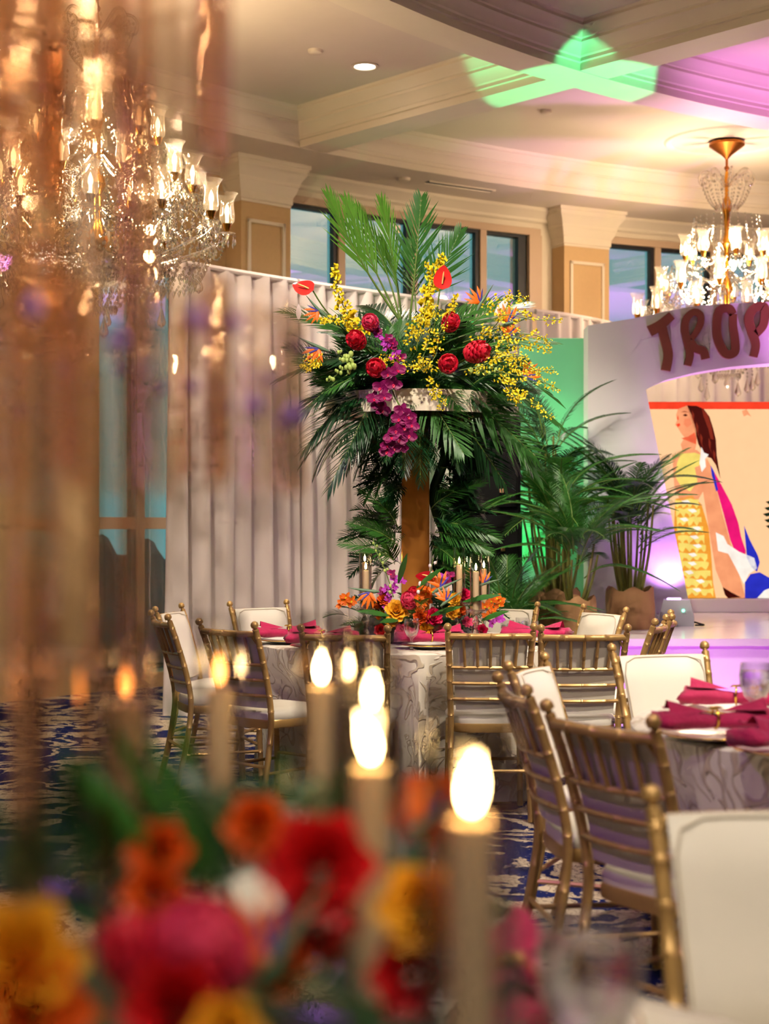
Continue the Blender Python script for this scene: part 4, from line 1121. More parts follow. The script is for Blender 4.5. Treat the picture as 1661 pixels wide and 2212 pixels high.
FR_AD = [frond_mesh('palm_frond', 46, .27, .0050, .6+.3*k, 58, 26, 40+k, LEAFD, .35, .45) for k in range(2)]
SPRIG = [frond_mesh('leaf_sprig', 14, .5, .028, .5, 50, 25, 50+k, LEAFD if k != 1 else LEAFM, .5, .3, .1, .3) for k in range(3)]

def petal(mb, r0, w_, h, a, open_, curl, tip=0.0, m=0, nu=4, nv=4, ruf=0.0):
    # petal hinged at the axis, angle a round it, open_ = lean from upright (rad)
    def f(u, v):
        s = (u*2-1); wv = w_*math.sin(PI*min(.12+v*.80, .93))**(.8)*(1-tip*v)
        x = s*wv; out = math.sin(open_)*h*v + curl*v*v*v*h; up = math.cos(open_)*h*v - .35*abs(curl)*v**3*h
        cup = -(s*s)*wv*.45
        if ruf: up += ruf*math.sin(9*s+a*7)*v*v*h; out += ruf*math.cos(7*s+a*5)*v*v*h
        rr = r0+out+cup*math.cos(open_)
        return V((rr*math.cos(a)-x*math.sin(a), rr*math.sin(a)+x*math.cos(a), up+(-cup)*math.sin(open_)*.8))
    mb.grid(f, nu, nv, m)
def rose_mesh(m_):
    mb = MB(); rnd = random.Random(3); k = 0
    for ring, (n_, r0, w_, h, op, cu) in enumerate(((3,.05,.30,.80,.05,0),(4,.12,.38,.85,.18,.05),(5,.20,.46,.86,.40,.15),(6,.24,.52,.88,.72,.22),(6,.26,.55,.86,1.08,.20))):
        for i in range(n_): petal(mb, r0, w_, h, 2*PI*(i+.5*ring+rnd.uniform(-.1,.1))/n_, op, cu)
    return mb.mesh('rose', m_, 180)
def ginger_mesh(m_):
    mb = MB(); N_ = 64
    for i in range(N_):
        t = i/(N_-1); a = i*2.39996; z = -1.2+2.2*t; R = .92*math.sqrt(max(0.0, 1-((z+.1)/1.25)**2))*.85+.04
        w_ = .44*(1-.45*t); h = .62*(1-.3*t)
        def f(u, v):
            s = u*2-1; wv = w_*math.sin(PI*min(.25+.7*v,.95)); rr = R+(.20*math.sin(PI*v*.9)+.10*v)*(1-.5*t)-.25*wv*s*s
            if t > .85: rr *= (1-.5*v)
            return V((rr*math.cos(a)-s*wv*math.sin(a), rr*math.sin(a)+s*wv*math.cos(a), z+h*v*.8))
        mb.grid(f, 2, 3)
    mb.ball((0,0,-.1), .8, 8, 6, (.9,.9,1.3))
    return mb.mesh('ginger_bracts', m_, 60)
def carnation_mesh(m_):
    mb = MB(); rnd = random.Random(8)
    for ring, (n_, h, op) in enumerate(((5,.85,.15),(7,.92,.45),(8,.95,.8),(9,.98,1.15))):
        for i in range(n_): petal(mb, .04, .42, h, 2*PI*(i+rnd.random()*.5)/n_, op, .1, 0, 0, 6, 4, .09)
    return mb.mesh('carnation', m_, 180)
def orchid_mesh(m_, mlip, w1=.52, w2=.36):
    mb = MB()
    for i, (a, w_, h) in enumerate(((0,w1,.95),(180,w1,.95),(90,w2,.92),(215,w2,.9),(325,w2,.9))):
        petal(mb, .03, w_, h, math.radians(a), 1.35, .05, 0, 0, 4, 4)
    petal(mb, .02, .16, .42, math.radians(270), .75, .25, 0, 1, 2, 3); mb.ball((0,-.06,.12), .09, 6, 4, m=1)
    return mb.mesh('orchid', [m_, mlip], 180)
def anth_mesh(m_):
    mb = MB()
    def f(u, v):
        s = u*2-1; vv = v
        wv = .62*math.sin(PI*(vv**.62))**.75 if 0 < vv < 1 else 0.0
        y = -.35+1.35*vv-(.28*abs(s)**1.2*(1-vv)**2 if vv < .6 else 0)
        return V((s*wv, y, .10*s*s*wv+.22*vv*vv*vv-.05))
    mb.grid(f, 10, 12); return mb.mesh('spathe', m_, 180)
def spadix_mesh():
    mb = MB(); mb.tube([(0,-.25,0),(0,.0,.12),(0,.35,.26),(0,.5,.32)], [.05,.055,.05,.02], 7); return mb.mesh('spadix', SPADIX, 60)
def blade(mb, base, tip, w_, nrm, m=0, bend=0.0):
    base, tip = V(base), V(tip); d = tip-base; sd = d.cross(V(nrm)).normalized(); nv = V(nrm).normalized(); vs_ = []
    for k, ww in enumerate((.25,.9,1,.7,.04)):
        f = k/4; c = base+d*f+nv*bend*math.sin(PI*f); vs_ += [c-sd*w_*ww, c+nv*w_*.35*ww, c+sd*w_*ww]
    mb.add(vs_, [q for k in range(4) for q in ((k*3,k*3+1,k*3+4,k*3+3),(k*3+1,k*3+2,k*3+5,k*3+4))], m)
def bop_meshes():
    a = MB(); a.tube([(-.45,-.06,0),(-.2,0,0),(.25,.05,0),(.7,.09,0),(1.15,.12,0)], [.05,.10,.085,.05,.006], 7); sh = a.mesh('sheath', SHEATH, 60)
    b = MB()
    for k, (tx, ty) in enumerate(((-.35,.85),(-.05,1.0),(.25,.95),(.55,.72),(-.5,.55))): blade(b, (-.1+.05*k,.04,.0), (tx,ty,.06*(k-2)), .085, (0,0,1), 0, .05)
    sep = b.mesh('orange_sepals', ORA, 60)
    c = MB(); blade(c, (-.05,.05,.05), (.62,.42,.10), .05, (0,0,1)); blade(c, (-.05,.05,.05), (.35,.62,.12), .04, (0,0,1)); bl = c.mesh('blue_tongue', BLUE, 60)
    return sh, sep, bl
ROSE_Y, ROSE_H, ROSE_R, ROSE_O = rose_mesh(YROSE), rose_mesh(HOT), rose_mesh(RED), rose_mesh(ORAD)
GIN_R, GIN_P = ginger_mesh(GING), ginger_mesh(GINGP); CARN = carnation_mesh(PINK)
PHAL = orchid_mesh(MAG, HOT); DEND = orchid_mesh(PURP, MAG, .36, .28); MOKA = orchid_mesh(ORA, YEL, .34, .30)
ANT, ANTD, SPX, BOP = anth_mesh(ANTH), anth_mesh(ANTHD), spadix_mesh(), bop_meshes()

class Arr:
    # an arrangement: an Empty with parts placed in world space
    def __init__(s, name, label, cat, loc, group=None):
        s.e = thing(name, label, cat, loc, 0, group); s.t = M.Translation(-V(loc))
    def put(s, name, me, p, face, size, up=(0,0,1), roll=0.0, lab=None):
        z = V(face).normalized(); q = z.to_track_quat('Z', 'Y').to_matrix().to_4x4()
        o = ob(name, me, s.e, None, s.t @ M.Translation(p) @ q @ M.Rotation(roll,4,'Z') @ M.Scale(size,4))
        return o
    def along(s, name, me, p, d, up, size):
        return ob(name, me, s.e, None, s.t @ frame(V(p), d, up) @ M.Scale(size,4))
    def raw(s, name, mb, m_, ang_=180):
        for i, v in enumerate(mb.v): mb.v[i] = tuple(s.t @ V(v))
        return mb.build(name, m_, s.e, ang_)
    def stem(s, pts, r=.004, m_=None):
        mb = MB(); mb.tube(spline(pts, 5), r, 5); return s.raw('flower_stem', mb, m_ or STEMG)
    def anthurium(s, p, face, size, roll, dark=False):
        o = s.put('anthurium', ANTD if dark else ANT, p, face, size, roll=roll); ob('spadix', SPX, o); return o
    def bop(s, p, face, size, roll=0.0):
        o = s.put('bird_of_paradise', BOP[0], p, face, size, roll=roll); ob('orange_sepals', BOP[1], o); ob('blue_tongue', BOP[2], o); return o
    def spray(s, pts, n_, fs, m_, seed, name='orchid_spray', spread=.02, start=.2):
        rnd = random.Random(seed); path = spline(pts, 6); mb = MB(); mb.tube(path, .0022, 4, True, 1)
        for i in range(n_):
            f = start+(1-start)*(i+rnd.random())/n_; k = min(int(f*(len(path)-1)), len(path)-2)
            sp_ = spread*(1.15-.75*f)
            c = path[k].lerp(path[k+1], f*(len(path)-1)-k)+V((rnd.uniform(-1,1), rnd.uniform(-1,1), rnd.uniform(-1,1)))*sp_
            sz = fs*rnd.uniform(.6,1.1)*(1.1-.45*f)
            d = V((rnd.uniform(-.8,.8), -1, rnd.uniform(-.4,.8))).normalized(); a = d.orthogonal().normalized(); b = d.cross(a); th = rnd.uniform(0,6)
            ax = a*math.cos(th)+b*math.sin(th); bx = d.cross(ax)
            mb.add([c, c+ax*sz*.9+bx*sz*.65, c+ax*sz*1.15+d*sz*.25, c+ax*sz*.9-bx*sz*.65, c-ax*sz*.5+bx*sz*.65+d*sz*.1, c-ax*sz*.75, c-ax*sz*.5-bx*sz*.65+d*sz*.1], [(0,1,2,3),(0,4,5),(0,5,6)], 0)
        return s.raw(name, mb, [m_, STEMG])
    def buds(s, pts, n_, r, m_, seed, name='orchid_bud_spray'):
        rnd = random.Random(seed); path = spline(pts, 6); mb = MB(); mb.tube(path, .0025, 4, True, 1)
        for i in range(n_):
            k = int((.15+.85*i/n_)*(len(path)-1)); c = path[k]+V((rnd.uniform(-1,1), rnd.uniform(-1,.2), rnd.uniform(-1,1)))*.018
            mb.ball(c, r*rnd.uniform(.7,1.1)*(1.1-.5*i/n_), 6, 4, (1,1,1.3))
        return s.raw(name, mb, [m_, STEMG])

rg = random.Random(2024)
# ---------------------------------------------------------------- gold pillar and ring platter
PC = V((T1[0], T1[1], 0))
zr0, zr1 = zpx(886, 8.0), zpx(838, 8.0)
pl = thing('flower_stand', 'tall gold mirrored pillar stand with a wide ivory ring on the far table', 'flower stand', (PC.x, PC.y, ZT))
q = MB(); q.rbox((-.0735,-.0735,.012), (.0735,.0735,zr0-ZT+.02), .003); q.build('mirrored_pillar', MIRRORGOLD, pl, 20)
q = MB(); q.rbox((-.15,-.15,0), (.15,.15,.014), .004); q.build('base_plate', MIRRORGOLD, pl, 20)
q = MB(); R_ = .475; q.lathe([(R_,zr0-ZT),(R_,zr1-ZT),(R_-.012,zr1-ZT),(R_-.012,zr0-ZT),(R_,zr0-ZT)], 64); q.build('ring_band', RINGWHITE, pl, 30)
q = MB(); q.lathe([(.001,zr0-ZT+.015),(R_-.012,zr0-ZT+.015),(R_-.012,zr0-ZT+.03),(.001,zr0-ZT+.03)], 48); q.build('platter', MIRRORGOLD, pl, 30)

# ---------------------------------------------------------------- high arrangement
hc = V((PC.x, PC.y, zr0+.04))
A = Arr('tall_flower_arrangement', 'large tropical arrangement of palms, gingers and orchids on the ring platter', 'flowers', hc)
# tall bright fronds
def fpx(x0, y0, x1, y1, Y0, Y1, me, size=None, up=(0,-1,.2), name='palm_frond'):
    a, b = pt(x0,y0,Y0), pt(x1,y1,Y1); d = b-a
    return A.along(name, me, a, d, up, size or d.length)
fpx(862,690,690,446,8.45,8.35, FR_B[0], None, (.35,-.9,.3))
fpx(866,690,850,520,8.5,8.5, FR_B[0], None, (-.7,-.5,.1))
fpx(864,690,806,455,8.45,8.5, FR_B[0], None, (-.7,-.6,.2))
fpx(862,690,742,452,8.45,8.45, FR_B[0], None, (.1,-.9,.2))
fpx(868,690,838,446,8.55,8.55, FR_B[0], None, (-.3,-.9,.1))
fpx(885,690,912,455,8.5,8.45, FR_B[1], .66, (.2,-1,.1))
fpx(900,700,985,520,8.5,8.4, FR_B[1], .55, (.1,-1,.1))
fpx(900,700,890,520,8.6,8.7, FR_B[1], .5, (.1,-1,.1))
for (x1,y1,Y1,k,z_) in ((635,665,8.3,0,1),(655,745,8.05,1,1),(668,820,8.0,2,1),(672,905,8.05,1,1),(720,935,8.0,2,.6),(700,620,8.7,1,1),(1125,640,8.6,0,1),(1160,690,8.3,1,1),(1180,745,8.4,2,1),(1190,850,8.2,1,1),(1170,930,8.1,2,1),(1100,960,8.0,1,.4),(1040,980,8.0,2,.2),(965,960,7.95,0,.2),(780,930,7.95,1,.2),(740,700,8.0,0,1),(800,610,8.6,1,1),(985,600,8.6,2,1),(1060,640,8.2,0,1)):
    a = pt(895+rg.uniform(-60,60), 800+rg.uniform(-20,20), 8.35); b = pt(x1,y1,Y1); d = b-a; dl = d.length
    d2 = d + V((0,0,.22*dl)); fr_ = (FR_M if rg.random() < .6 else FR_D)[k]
    A.along('palm_frond', fr_, a, d2, (0,-.55,1) if z_ > .5 else (0,-1,.4), dl*1.08)
for i in range(120):
    a_ = 2*PI*i/46*3.7; el = rg.uniform(-.15,1.0); L_ = rg.uniform(.34,.56)*(1-.12*el)
    d = V((math.cos(a_)*math.cos(el), .8*math.sin(a_)*math.cos(el), math.sin(el)))
    st_ = hc+V((d.x*.15, d.y*.15, .05+.12*rg.random()))
    A.along('palm_frond', (FR_D if rg.random() < .4 else FR_M)[i % 3], st_, d, (-.3*d.x, -.5, 1), L_)
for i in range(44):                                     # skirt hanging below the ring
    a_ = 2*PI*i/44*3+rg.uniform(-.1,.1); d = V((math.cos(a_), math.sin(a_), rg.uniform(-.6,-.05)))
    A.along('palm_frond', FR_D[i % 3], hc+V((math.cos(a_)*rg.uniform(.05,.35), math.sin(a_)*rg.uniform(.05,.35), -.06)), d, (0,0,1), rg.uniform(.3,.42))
for i in range(40):
    a_ = rg.uniform(0, 2*PI); r_ = rg.uniform(0,.36)
    A.along('leaf_sprig', SPRIG[i % 3], hc+V((r_*math.cos(a_), r_*math.sin(a_), rg.uniform(-.05,.22))), (math.cos(a_), math.sin(a_)-.3, rg.uniform(-.1,1)), (0,-.4,1), rg.uniform(.14,.24))
for i in range(60):
    a_ = rg.uniform(PI*1.02, PI*1.98); el = rg.uniform(.35,1.3); d = V((math.cos(a_)*math.cos(el)*1.1, .6*math.sin(a_)*math.cos(el), math.sin(el)))
    A.along('palm_frond', FR_M[i % 3] if i % 4 else FR_D[i % 3], hc+V((rg.uniform(-.3,.3), rg.uniform(-.3,.0), .03)), d, (-.3*d.x,-.8,.6), rg.uniform(.3,.5))
mk = MB(); mk.ball(hc+V((0,0,.05)), .3, 14, 8, (1.15,1.15,.4)); A.raw('moss_mound', mk, SOIL)
# gingers
for (x,y,Y,s_,f,m_) in ((800,697,7.95,.040,(-.1,-1,.25),GIN_P),(770,735,7.98,.044,(-.5,-1,.4),GIN_R),(973,697,7.98,.042,(.3,-1,.5),GIN_R),(1030,760,7.95,.052,(1.1,-.8,.2),GIN_R),(968,786,7.85,.045,(.1,-1,.1),GIN_R),(812,795,7.95,.045,(-.2,-1,.1),GIN_R)):
    A.put('ginger_flower', m_, pt(x,y,Y-.08), f, s_*1.1); A.stem([pt(x,y,Y+.05), hc+V((0,0,.1))], .006)
# anthuriums
A.anthurium(pt(660,622,8.0), (-.3,-.8,.5), .075, 1.3); A.stem([pt(672,622,8.0), pt(730,700,8.1), hc+V((0,0,.1))], .004)
A.anthurium(pt(956,605,7.95), (.1,-1,.1), .075, 3.05+PI); A.stem([pt(950,625,7.96), pt(935,720,8.05), hc+V((0,0,.1))], .004)
# birds of paradise
for (x,y,s_,r_) in ((1040,655,.10,.9),(1098,700,.11,.2),(1095,730,.10,-.2),(1128,815,.11,-.9),(690,750,.11,2.6),(690,670,.09,2.2)):
    A.bop(pt(x,y,8.0), (.1,-1,.1), s_, r_)
for (x,y,r_) in ((1088,655,.6),(1078,660,.4),(655,668,2.9)):
    mb = MB(); b0 = pt(x-10,y+22,8.05); b1 = pt(x+14*math.cos(r_)+4,y-22*math.sin(r_)-8,8.05); blade(mb, b0, b1, .014, (0,-1,0)); A.raw('white_petal_spear', mb, WHITEP)
# yellow mokara spikes (dense) and loose oncidium sprays
for sd, (pts, n_, fs, spd) in enumerate((
    (((722,575),(728,625),(745,668),(770,705)), 46, .022, .030), (((690,700),(720,690),(760,705),(790,735)), 26, .020, .030),
    (((955,555),(935,600),(925,650),(915,700)), 54, .023, .034), (((925,570),(925,620),(920,660)), 26, .020, .026), (((985,640),(975,665),(960,690)), 20, .018, .024))):
    A.spray([pt(x,y,8.0) for x,y in reversed(pts)], int(n_*1.2), fs*1.25, YEL, 100+sd, 'yellow_orchid_spike', spd, .05)
onc = [((900,760),(905,710),(915,680),(925,655)), ((905,790),(925,740),(930,700),(945,660)), ((910,800),(940,770),(950,720),(975,670)), ((870,790),(850,780),(830,775),(812,790)), ((880,790),(900,790),(930,795)),
       ((1020,700),(1080,650),(1110,640),(1135,650)), ((1060,690),(1100,680),(1150,690),(1215,690)), ((1060,720),(1110,720),(1160,725),(1190,745)), ((1050,750),(1110,740),(1150,750),(1190,755)), ((1060,790),(1110,790),(1150,800),(1200,800)),
       ((1070,800),(1110,810),(1160,820),(1205,840)), ((1080,820),(1110,850),(1150,870),(1195,905)), ((1060,790),(1095,820),(1110,850),(1120,870)), ((930,800),(940,840),(950,860),(955,880)), ((1000,740),(1050,720),(1080,690),(1100,650)),
       ((990,800),(1040,790),(1090,770),(1140,770)), ((690,770),(675,785),(665,790),(655,800)), ((1040,770),(1090,760),(1130,780),(1170,810)), ((880,740),(895,720),(900,700),(905,690))]
for sd, pts in enumerate(onc):
    A.spray([pt(x,y,7.82+.02*(sd % 5)) for x,y in pts], 38, .0165, YEL, 200+sd, 'oncidium_spray', .040, .15)
# magenta phalaenopsis cascade and dendrobiums
for (x,y) in ((838,808),(858,800),(842,828),(822,838),(830,858),(815,872),(850,830),(826,885),(808,862),(868,888),(882,900),(862,905),(890,918),(872,925),(855,930),(884,940),(862,948),(845,945),(835,962),(850,968),(866,965),(836,975)):
    A.put('phalaenopsis_bloom', PHAL, pt(x,y,7.78+rg.uniform(-.03,.03)), (rg.uniform(-.4,.4),-1,rg.uniform(-.2,.35)), .040*rg.uniform(.9,1.1), roll=rg.uniform(-.5,.5))
A.stem([pt(835,790,7.85), pt(850,850,7.82), pt(870,900,7.82), pt(850,965,7.82)], .004)
for i in range(16):
    x, y = 815+i*3.2+rg.uniform(-12,12), 700+i*5+rg.uniform(-10,10)
    A.put('dendrobium_bloom', PHAL if i % 2 else DEND, pt(x,y,7.88), (rg.uniform(-.5,.5),-1,.2), .026, roll=rg.uniform(-1,1))
for pts in (((760,770),(745,775),(735,765)), ((770,790),(740,800),(710,825)), ((1010,800),(1040,800),(1080,805))):
    A.buds([pt(x,y,7.85) for x,y in pts], 16, .012, LIME, int(pts[0][0]))

# ---------------------------------------------------------------- greenery climbing the pillar (wired to it)
G = Arr('leaf_garland', 'dark leafy garland climbing the gold pillar', 'garland', (PC.x, PC.y, ZT+.02))
for i in range(230):
    v_ = rg.random(); y = 925+v_*300; x = 965+rg.uniform(-32,30)+(12 if y < 1000 else 0)-(8 if y > 1150 else 0)
    if i % 5 == 0 and y < 1060: x = 850+rg.uniform(-22,25)
    p = pt(x, y, PC.y-.02+rg.uniform(-.12,.1)); sgn = 1 if x > 900 else -1
    d = V((sgn*rg.uniform(.2,1), rg.uniform(-.9,.2), rg.uniform(-.9,.4)))
    G.along('leaf_sprig', SPRIG[rg.choice((0,1,2,0))], p, d, (0,-.5,1), rg.uniform(.12,.21))
for i in range(34):
    y = rg.uniform(1105,1240); x = rg.uniform(812,866); p = pt(x, y, PC.y+.1+rg.uniform(-.05,.1))
    G.along('leaf_sprig', SPRIG[i % 3], p, (rg.uniform(-1,.2), rg.uniform(-.6,.2), rg.uniform(-.3,.8)), (0,-.6,1), rg.uniform(.12,.22))
for (x0,y0,x1,y1) in ((940,1130,1055,1145),(940,1150,1040,1175),(935,1180,985,1215),(930,1100,1010,1040),(860,1180,790,1130),(850,1210,770,1170),(860,1140,815,1070)):
    a, b = pt(x0,y0,8.4), pt(x1,y1,8.2); G.along('palm_frond', FR_M[1], a, b-a+V((0,0,.05)), (0,-.8,.6), (b-a).length*1.05)
mb = MB(); path = [pt(950+14*math.sin(i*.9), 1230-30*i, PC.y) for i in range(11)]; mb.tube(path, .03, 6); G.raw('garland_core', mb, LEAFD)

# ---------------------------------------------------------------- low arrangement on the far table
B = Arr('low_flower_arrangement', 'low bright arrangement of roses, orchids and gingers round the gold pillar foot', 'flowers', (PC.x, PC.y-.1, ZT+.004))
def yy(x): return 8.12+abs(x-905)/900
for i in range(70):
    a_ = rg.uniform(0,2*PI); r_ = rg.uniform(.02,.36); p = V((PC.x+r_*1.05*math.cos(a_), PC.y-.08+r_*.75*math.sin(a_), ZT+rg.uniform(.03,.2)))
    B.along('leaf_sprig', SPRIG[i % 3], p, (math.cos(a_), math.sin(a_)-.3, rg.uniform(0,1.0)), (0,-.4,1), rg.uniform(.10,.18))
mk = MB(); mk.ball((PC.x,PC.y-.06,ZT+.06), .30, 14, 7, (1.1,.75,.36)); B.raw('foam_base', mk, LEAFD)
def fb(kind, x, y, s_, face=None, dy=0):
    f = face or (rg.uniform(-.25,.25), -1, rg.uniform(.15,.5)); return B.put(kind[0], kind[1], pt(x,y,yy(x)+dy), f, s_, roll=rg.uniform(-1,1))
RY, RH, RR, RO = ('yellow_rose',ROSE_Y), ('pink_rose',ROSE_H), ('red_rose',ROSE_R), ('orange_rose',ROSE_O); GI = ('ginger_flower',GIN_R); GP = ('ginger_flower',GIN_P); CA = ('carnation',CARN); MO = ('orange_orchid',MOKA); DE = ('purple_orchid',DEND); PH = ('magenta_orchid',PHAL)
for k, x, y, s_ in ((RY,856,1322,.054),(RY,846,1342,.036),(RY,918,1362,.040),(RH,935,1334,.044),(CA,868,1362,.036),(CA,948,1364,.036),(CA,1010,1345,.03),(RO,818,1318,.036),(RO,908,1335,.034),(RO,990,1320,.034),(RY,978,1322,.036),(RY,982,1296,.032),(RH,1040,1362,.03),(RR,822,1362,.03),(RH,1002,1286,.032),(RO,828,1296,.03)):
    fb(k, x, y, s_)
fb(GP, 884, 1297, .046, (-.1,-1,.45)); fb(GI, 892, 1280, .03, (.1,-.9,.6), .1)
for (x,y) in ((912,1272),(920,1282),(905,1290),(925,1294),(912,1304),(932,1278),(900,1300),(1060,1298),(1072,1292),(1078,1306),(1058,1312),(1066,1322),(1046,1310),(1080,1296),(1052,1330),(740,1296),(748,1290),(752,1304),(736,1306),(760,1298),(812,1330),(908,1322),(918,1330)):
    fb(MO, x, y, .030)
for (x,y) in ((835,1272),(845,1280),(828,1288),(840,1296),(822,1302),(836,1310),(850,1268),(826,1278),(852,1252),(846,1240),(868,1256),(958,1246),(966,1254),(972,1244),(962,1262),(1072,1340),(1062,1346),(1082,1336),(815,1312)):
    fb(DE if rg.random() < .6 else PH, x, y, .028)
B.anthurium(pt(925,1247,8.25), (.1,-.8,.8), .07, 1.6, True)
B.bop(pt(952,1272,8.05), (0,-1,.2), .105, .35); B.bop(pt(800,1276,8.1), (0,-1,.2), .10, 2.9); B.bop(pt(1046,1262,8.2), (0,-1,.2), .08, .2); B.bop(pt(965,1300,7.98), (0,-1,.2), .085, .5)
B.buds([pt(850,1290,8.1), pt(835,1240,8.1), pt(815,1195,8.12), pt(806,1165,8.15)], 9, .008, LIME, 3); B.buds([pt(905,1280,8.1), pt(925,1250,8.1), pt(936,1205,8.1)], 7, .011, WHITEP, 4)
for (x0,y0,x1,y1) in ((930,1330,1000,1310),(860,1340,820,1345),(1040,1340,1100,1320),(860,1260,880,1195),(900,1270,960,1225),(840,1330,770,1320),(1000,1300,1085,1285)):
    a, b = pt(x0,y0,8.1), pt(x1,y1,8.0); mb = MB(); blade(mb, a, b, .016, (0,-.8,.5), 0, .01); B.raw('spear_leaf', mb, LEAFM)

# ================================================================== POTTED PALMS
def pot_mesh(r, h, seed):
    rnd = random.Random(seed); mb = MB(); n_ = 28; rings = []
    ph = [rnd.uniform(0,6) for _ in range(4)]
    for i in range(9):
        f = i/8; row = []
        for j in range(n_):
            a = 2*PI*j/n_; k = 1+.035*math.sin(5*a+ph[0]+3*f)*f+.03*math.sin(9*a+ph[1]-4*f)+.04*math.sin(PI*f)
            row.append(V((r*k*math.cos(a), r*k*math.sin(a), h*f+(.02*math.sin(6*a+ph[2]) if i == 8 else 0))))
        rings.append(row)
    rings.append([p*.94+V((0,0,-.01)) for p in rings[-1]]); mb.loft(rings, False); mb.add([(0,0,0)]+[tuple(p) for p in rings[0]], [(0,(j+1)%n_+1,j+1) for j in range(n_)])
    return mb.mesh('pot', KRAFT, 60)
def palm(x, y, z, h_pot, r_pot, height, spread, n_, n_cane, frs, label, seed, lean=(0,0), low=0.0):
    rnd = random.Random(seed)
    t = thing('potted_palm', label, 'plant', (x,y,z), 0, 'areca palms by the stage')
    ob('pot', pot_mesh(r_pot, h_pot, seed), t)
    q = MB(); q.lathe([(.001,h_pot-.03),(r_pot*.93,h_pot-.03)], 20); q.build('soil', SOIL, t)
    for i in range(n_cane):
        a = rnd.uniform(0,2*PI); r = r_pot*.6*rnd.random()**.5; top = height*rnd.uniform(.35,.55)
        b = V((r*math.cos(a), r*math.sin(a), h_pot-.05)); e = V((b.x*2.2+lean[0]*.3, b.y*2.2+lean[1]*.3, h_pot+top))
        q = MB(); q.tube(spline([b, b.lerp(e,.5)+V((b.x*.2,b.y*.2,0)), e], 4), [.013,.012,.012,.011,.01,.01,.009,.008,.008], 6); q.build('cane', CANE, t)
    for i in range(n_):
        a = 2*PI*i/n_*2.618+rnd.uniform(-.2,.2); el = rnd.uniform(.62+low,1.42); L_ = spread*rnd.uniform(.8,1.2)*(.85+.3*el)
        zb = h_pot+height*rnd.uniform(.18,.5) if el < .8 else h_pot+height*rnd.uniform(.3,.55)
        d = V((math.cos(a)*math.cos(el)+lean[0], math.sin(a)*math.cos(el)+lean[1], math.sin(el)))
        ob('palm_frond', frs[i % len(frs)], t, None, frame(V((r_pot*.4*math.cos(a), r_pot*.4*math.sin(a), zb)), d, (0,0,1) if el < 1.2 else (-math.cos(a),-math.sin(a),.3)) @ M.Scale(L_,4))
def sx(x, Y): return (x-CX)/F*Y
palm(sx(1362,12.0), 12.0, ZST, .30, .175, 1.3, .50, 34, 14, FR_AD+FR_A[:1], 'areca palm in a kraft pot beside the purple uplight', 61)
palm(sx(1204,11.75), 11.75, ZST, .30, .16, 1.25, .52, 46, 12, FR_A, 'areca palm in a crumpled kraft pot behind the water tumblers', 62, (-.15,-.1))
palm(sx(1093,11.2), 11.2, 0, .32, .17, .85, .46, 46, 12, FR_A, 'bushy areca palm on the carpet in front of the loudspeaker', 63, (0,-.1))
palm(sx(1188,12.2), 12.2, ZST, .3, .16, 2.1, .50, 26, 9, FR_AD, 'tall areca palm coloured dark as if backlit against the green panel', 64)  # backlit palm, its shade is put into the dark leaf colour
palm(sx(1245,11.35), 11.35, ZST, .26, .14, .75, .46, 30, 8, FR_A, 'low areca palm spreading over the edge of the arch', 65, (.1,-.15))

# ================================================================== NEAR TABLE: crystal centrepiece and flowers, all out of focus
cx_, cy_ = (60-CX)/F*1.32, 1.32
cc = thing('crystal_centerpiece', 'tall tiered centrepiece of hanging crystal prisms on the candle table', 'centrepiece', (cx_, cy_, ZT))
q = MB(); q.lathe([(.001,0),(.13,0),(.13,.012),(.03,.022),(.016,.03),(.016,1.22),(.001,1.22)], 20); q.build('pole', AMBER, cc, 30)
def prism_mesh(w_, d_, h):
    m = MB(); b = d_*.35
    def ring(z, k): return [(-w_*k,-d_*k+b*k,z),(-w_*k+b,-d_*k,z),(w_*k-b,-d_*k,z),(w_*k,-d_*k+b*k,z),(w_*k,d_*k-b*k,z),(w_*k-b,d_*k,z),(-w_*k+b,d_*k,z),(-w_*k,d_*k-b*k,z)]
    m.loft([ring(0,.55), ring(.012,1), ring(h-.012,1), ring(h,.6)], True); return m
PR = [prism_mesh(.011,.0035,.15), prism_mesh(.013,.004,.22), prism_mesh(.009,.0035,.28)]
PRA = [p.mesh('prism', ACRYL, 20) for p in PR]; PRB = [p.mesh('prism', AMBER, 20) for p in PR]
rc = random.Random(17)
def tier(R, ztop, n_, mi, amb):
    q = MB(); q.tube([(R*math.cos(2*PI*i/40), R*math.sin(2*PI*i/40), ztop-ZT+.004) for i in range(41)], .004, 6, False); q.build('hoop', ACRYL, cc)
    h = (.15,.22,.28)[mi]
    for k in range(n_):
        a = 2*PI*(k+rc.uniform(-.2,.2))/n_; me = (PRB if rc.random() < amb else PRA)[mi]
        ob('prism', me, cc, None, M.Translation((R*math.cos(a), R*math.sin(a), ztop-ZT-h-rc.uniform(0,.006))) @ M.Rotation(a+PI/2+rc.uniform(-.5,.5),4,'Z'))
    for k in range(4):
        a = k*PI/2+.3; q = MB(); q.tube([(0,0,ztop-ZT+.004),(R*math.cos(a),R*math.sin(a),ztop-ZT+.004)], .003, 5); q.build('hoop_spoke', ACRYL, cc)
tier(.163, 1.955, 20, 2, .3); tier(.163, 1.83, 16, 0, .2)
tier(.10, 1.74, 11, 1, .5); tier(.10, 1.52, 11, 2, .6); tier(.10, 1.26, 10, 2, .6); tier(.10, 1.93, 10, 1, .4)
VB = MB(); VB.octa((0,0,0), .007, .011); VBM = VB.mesh('refraction_bead', VIOLET, 5)  # added beads, coloured like stage light broken up by the prisms
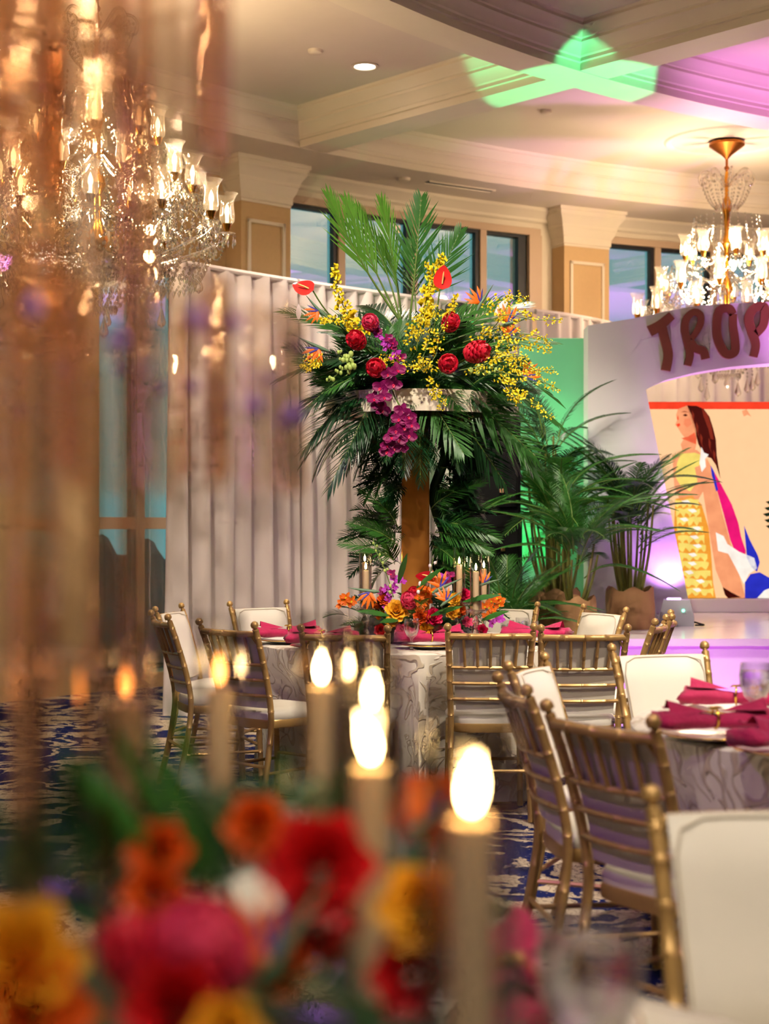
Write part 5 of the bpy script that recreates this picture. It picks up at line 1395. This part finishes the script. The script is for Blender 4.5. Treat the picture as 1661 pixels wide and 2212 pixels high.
for k in range(30):
    a = 2*PI*k/30+rc.uniform(-.08,.08); ob('refraction_bead', VBM, cc, (.222*math.cos(a), .222*math.sin(a), 1.555-ZT-rc.choice((.03,.05,.07,.09,.165))))
tier(.222, 1.555, 26, 0, .25); tier(.165, 1.57, 16, 0, .3)

D_ = Arr('near_flower_arrangement', 'out-of-focus tropical flowers and dark leaves at the foot of the crystal centrepiece', 'flowers', (-.2, 1.2, ZT+.004))
def fd(kind, x, y, Y, s_, face=(0,-1,.35), roll=0.0): return D_.put(kind[0], kind[1], pt(x,y,Y), face, s_, roll=roll)
fd(RR, 690, 1880, 1.12, .035); fd(RO, 555, 1790, 1.2, .022); fd(RY, 908, 1965, 1.12, .028); fd(RR, 885, 2110, 1.12, .026); fd(('orange_tulip',ROSE_O), 925, 1760, 1.5, .034)
fd(('pink_anthurium_flower',GIN_P), 430, 2065, 1.02, .036, (.1,-1,.8)); fd(GI, 285, 2060, 1.0, .022, (-.25,-.2,1)); fd(RY, 45, 2085, .98, .036); fd(RO, 345, 1845, 1.2, .022); fd(RO, 335, 1935, 1.15, .022); fd(RO, 600, 2090, 1.1, .020); fd(RR, 690, 2000, 1.15, .025); fd(RR, 380, 2190, .98, .03); fd(RY, 490, 2235, .95, .02); fd(RO, 60, 2195, .97, .038)
D_.bop(pt(600,2075,1.08), (0,-1,.2), .055, .9); D_.bop(pt(925,1775,1.42), (0,-1,.2), .045, .4)
for (x0,y0,x1,y1,Y) in ((470,1900,300,1560,1.25),(430,1900,230,1540,1.3),(380,1900,180,1640,1.2),(480,1860,360,1480,1.4),(300,1850,120,1600,1.3)):
    a, b = pt(x0,y0,Y), pt(x1,y1,Y); mb = MB(); blade(mb, a, b, .007, (0,-1,.2), 0, .01); D_.raw('spear_leaf', mb, LEAFM)
for i in range(70):
    a_ = rg.uniform(0,2*PI); r_ = .25*math.sqrt(rg.random()); p = V((-.2+r_*1.15*math.cos(a_), 1.25+r_*.9*math.sin(a_), ZT+rg.uniform(.06,.30)))
    D_.along('leaf_sprig', SPRIG[(0,2,1)[i % 3]], p, (math.cos(a_), math.sin(a_)*.8, rg.uniform(.0,.7)), (0,-.3,1), rg.uniform(.09,.15))
mk = MB(); mk.ball((-.2,1.25,ZT+.11), .27, 14, 8, (1.15,.95,.62)); D_.raw('foam_base', mk, LEAFD)
for i in range(18):
    x = 60+i*36; p = pt(x, 1830+rg.uniform(0,140), 1.3); D_.along('palm_frond', FR_D[i % 3], p, (rg.uniform(-.5,.5), rg.uniform(-.2,.4), .5), (0,-.8,.3), .10)
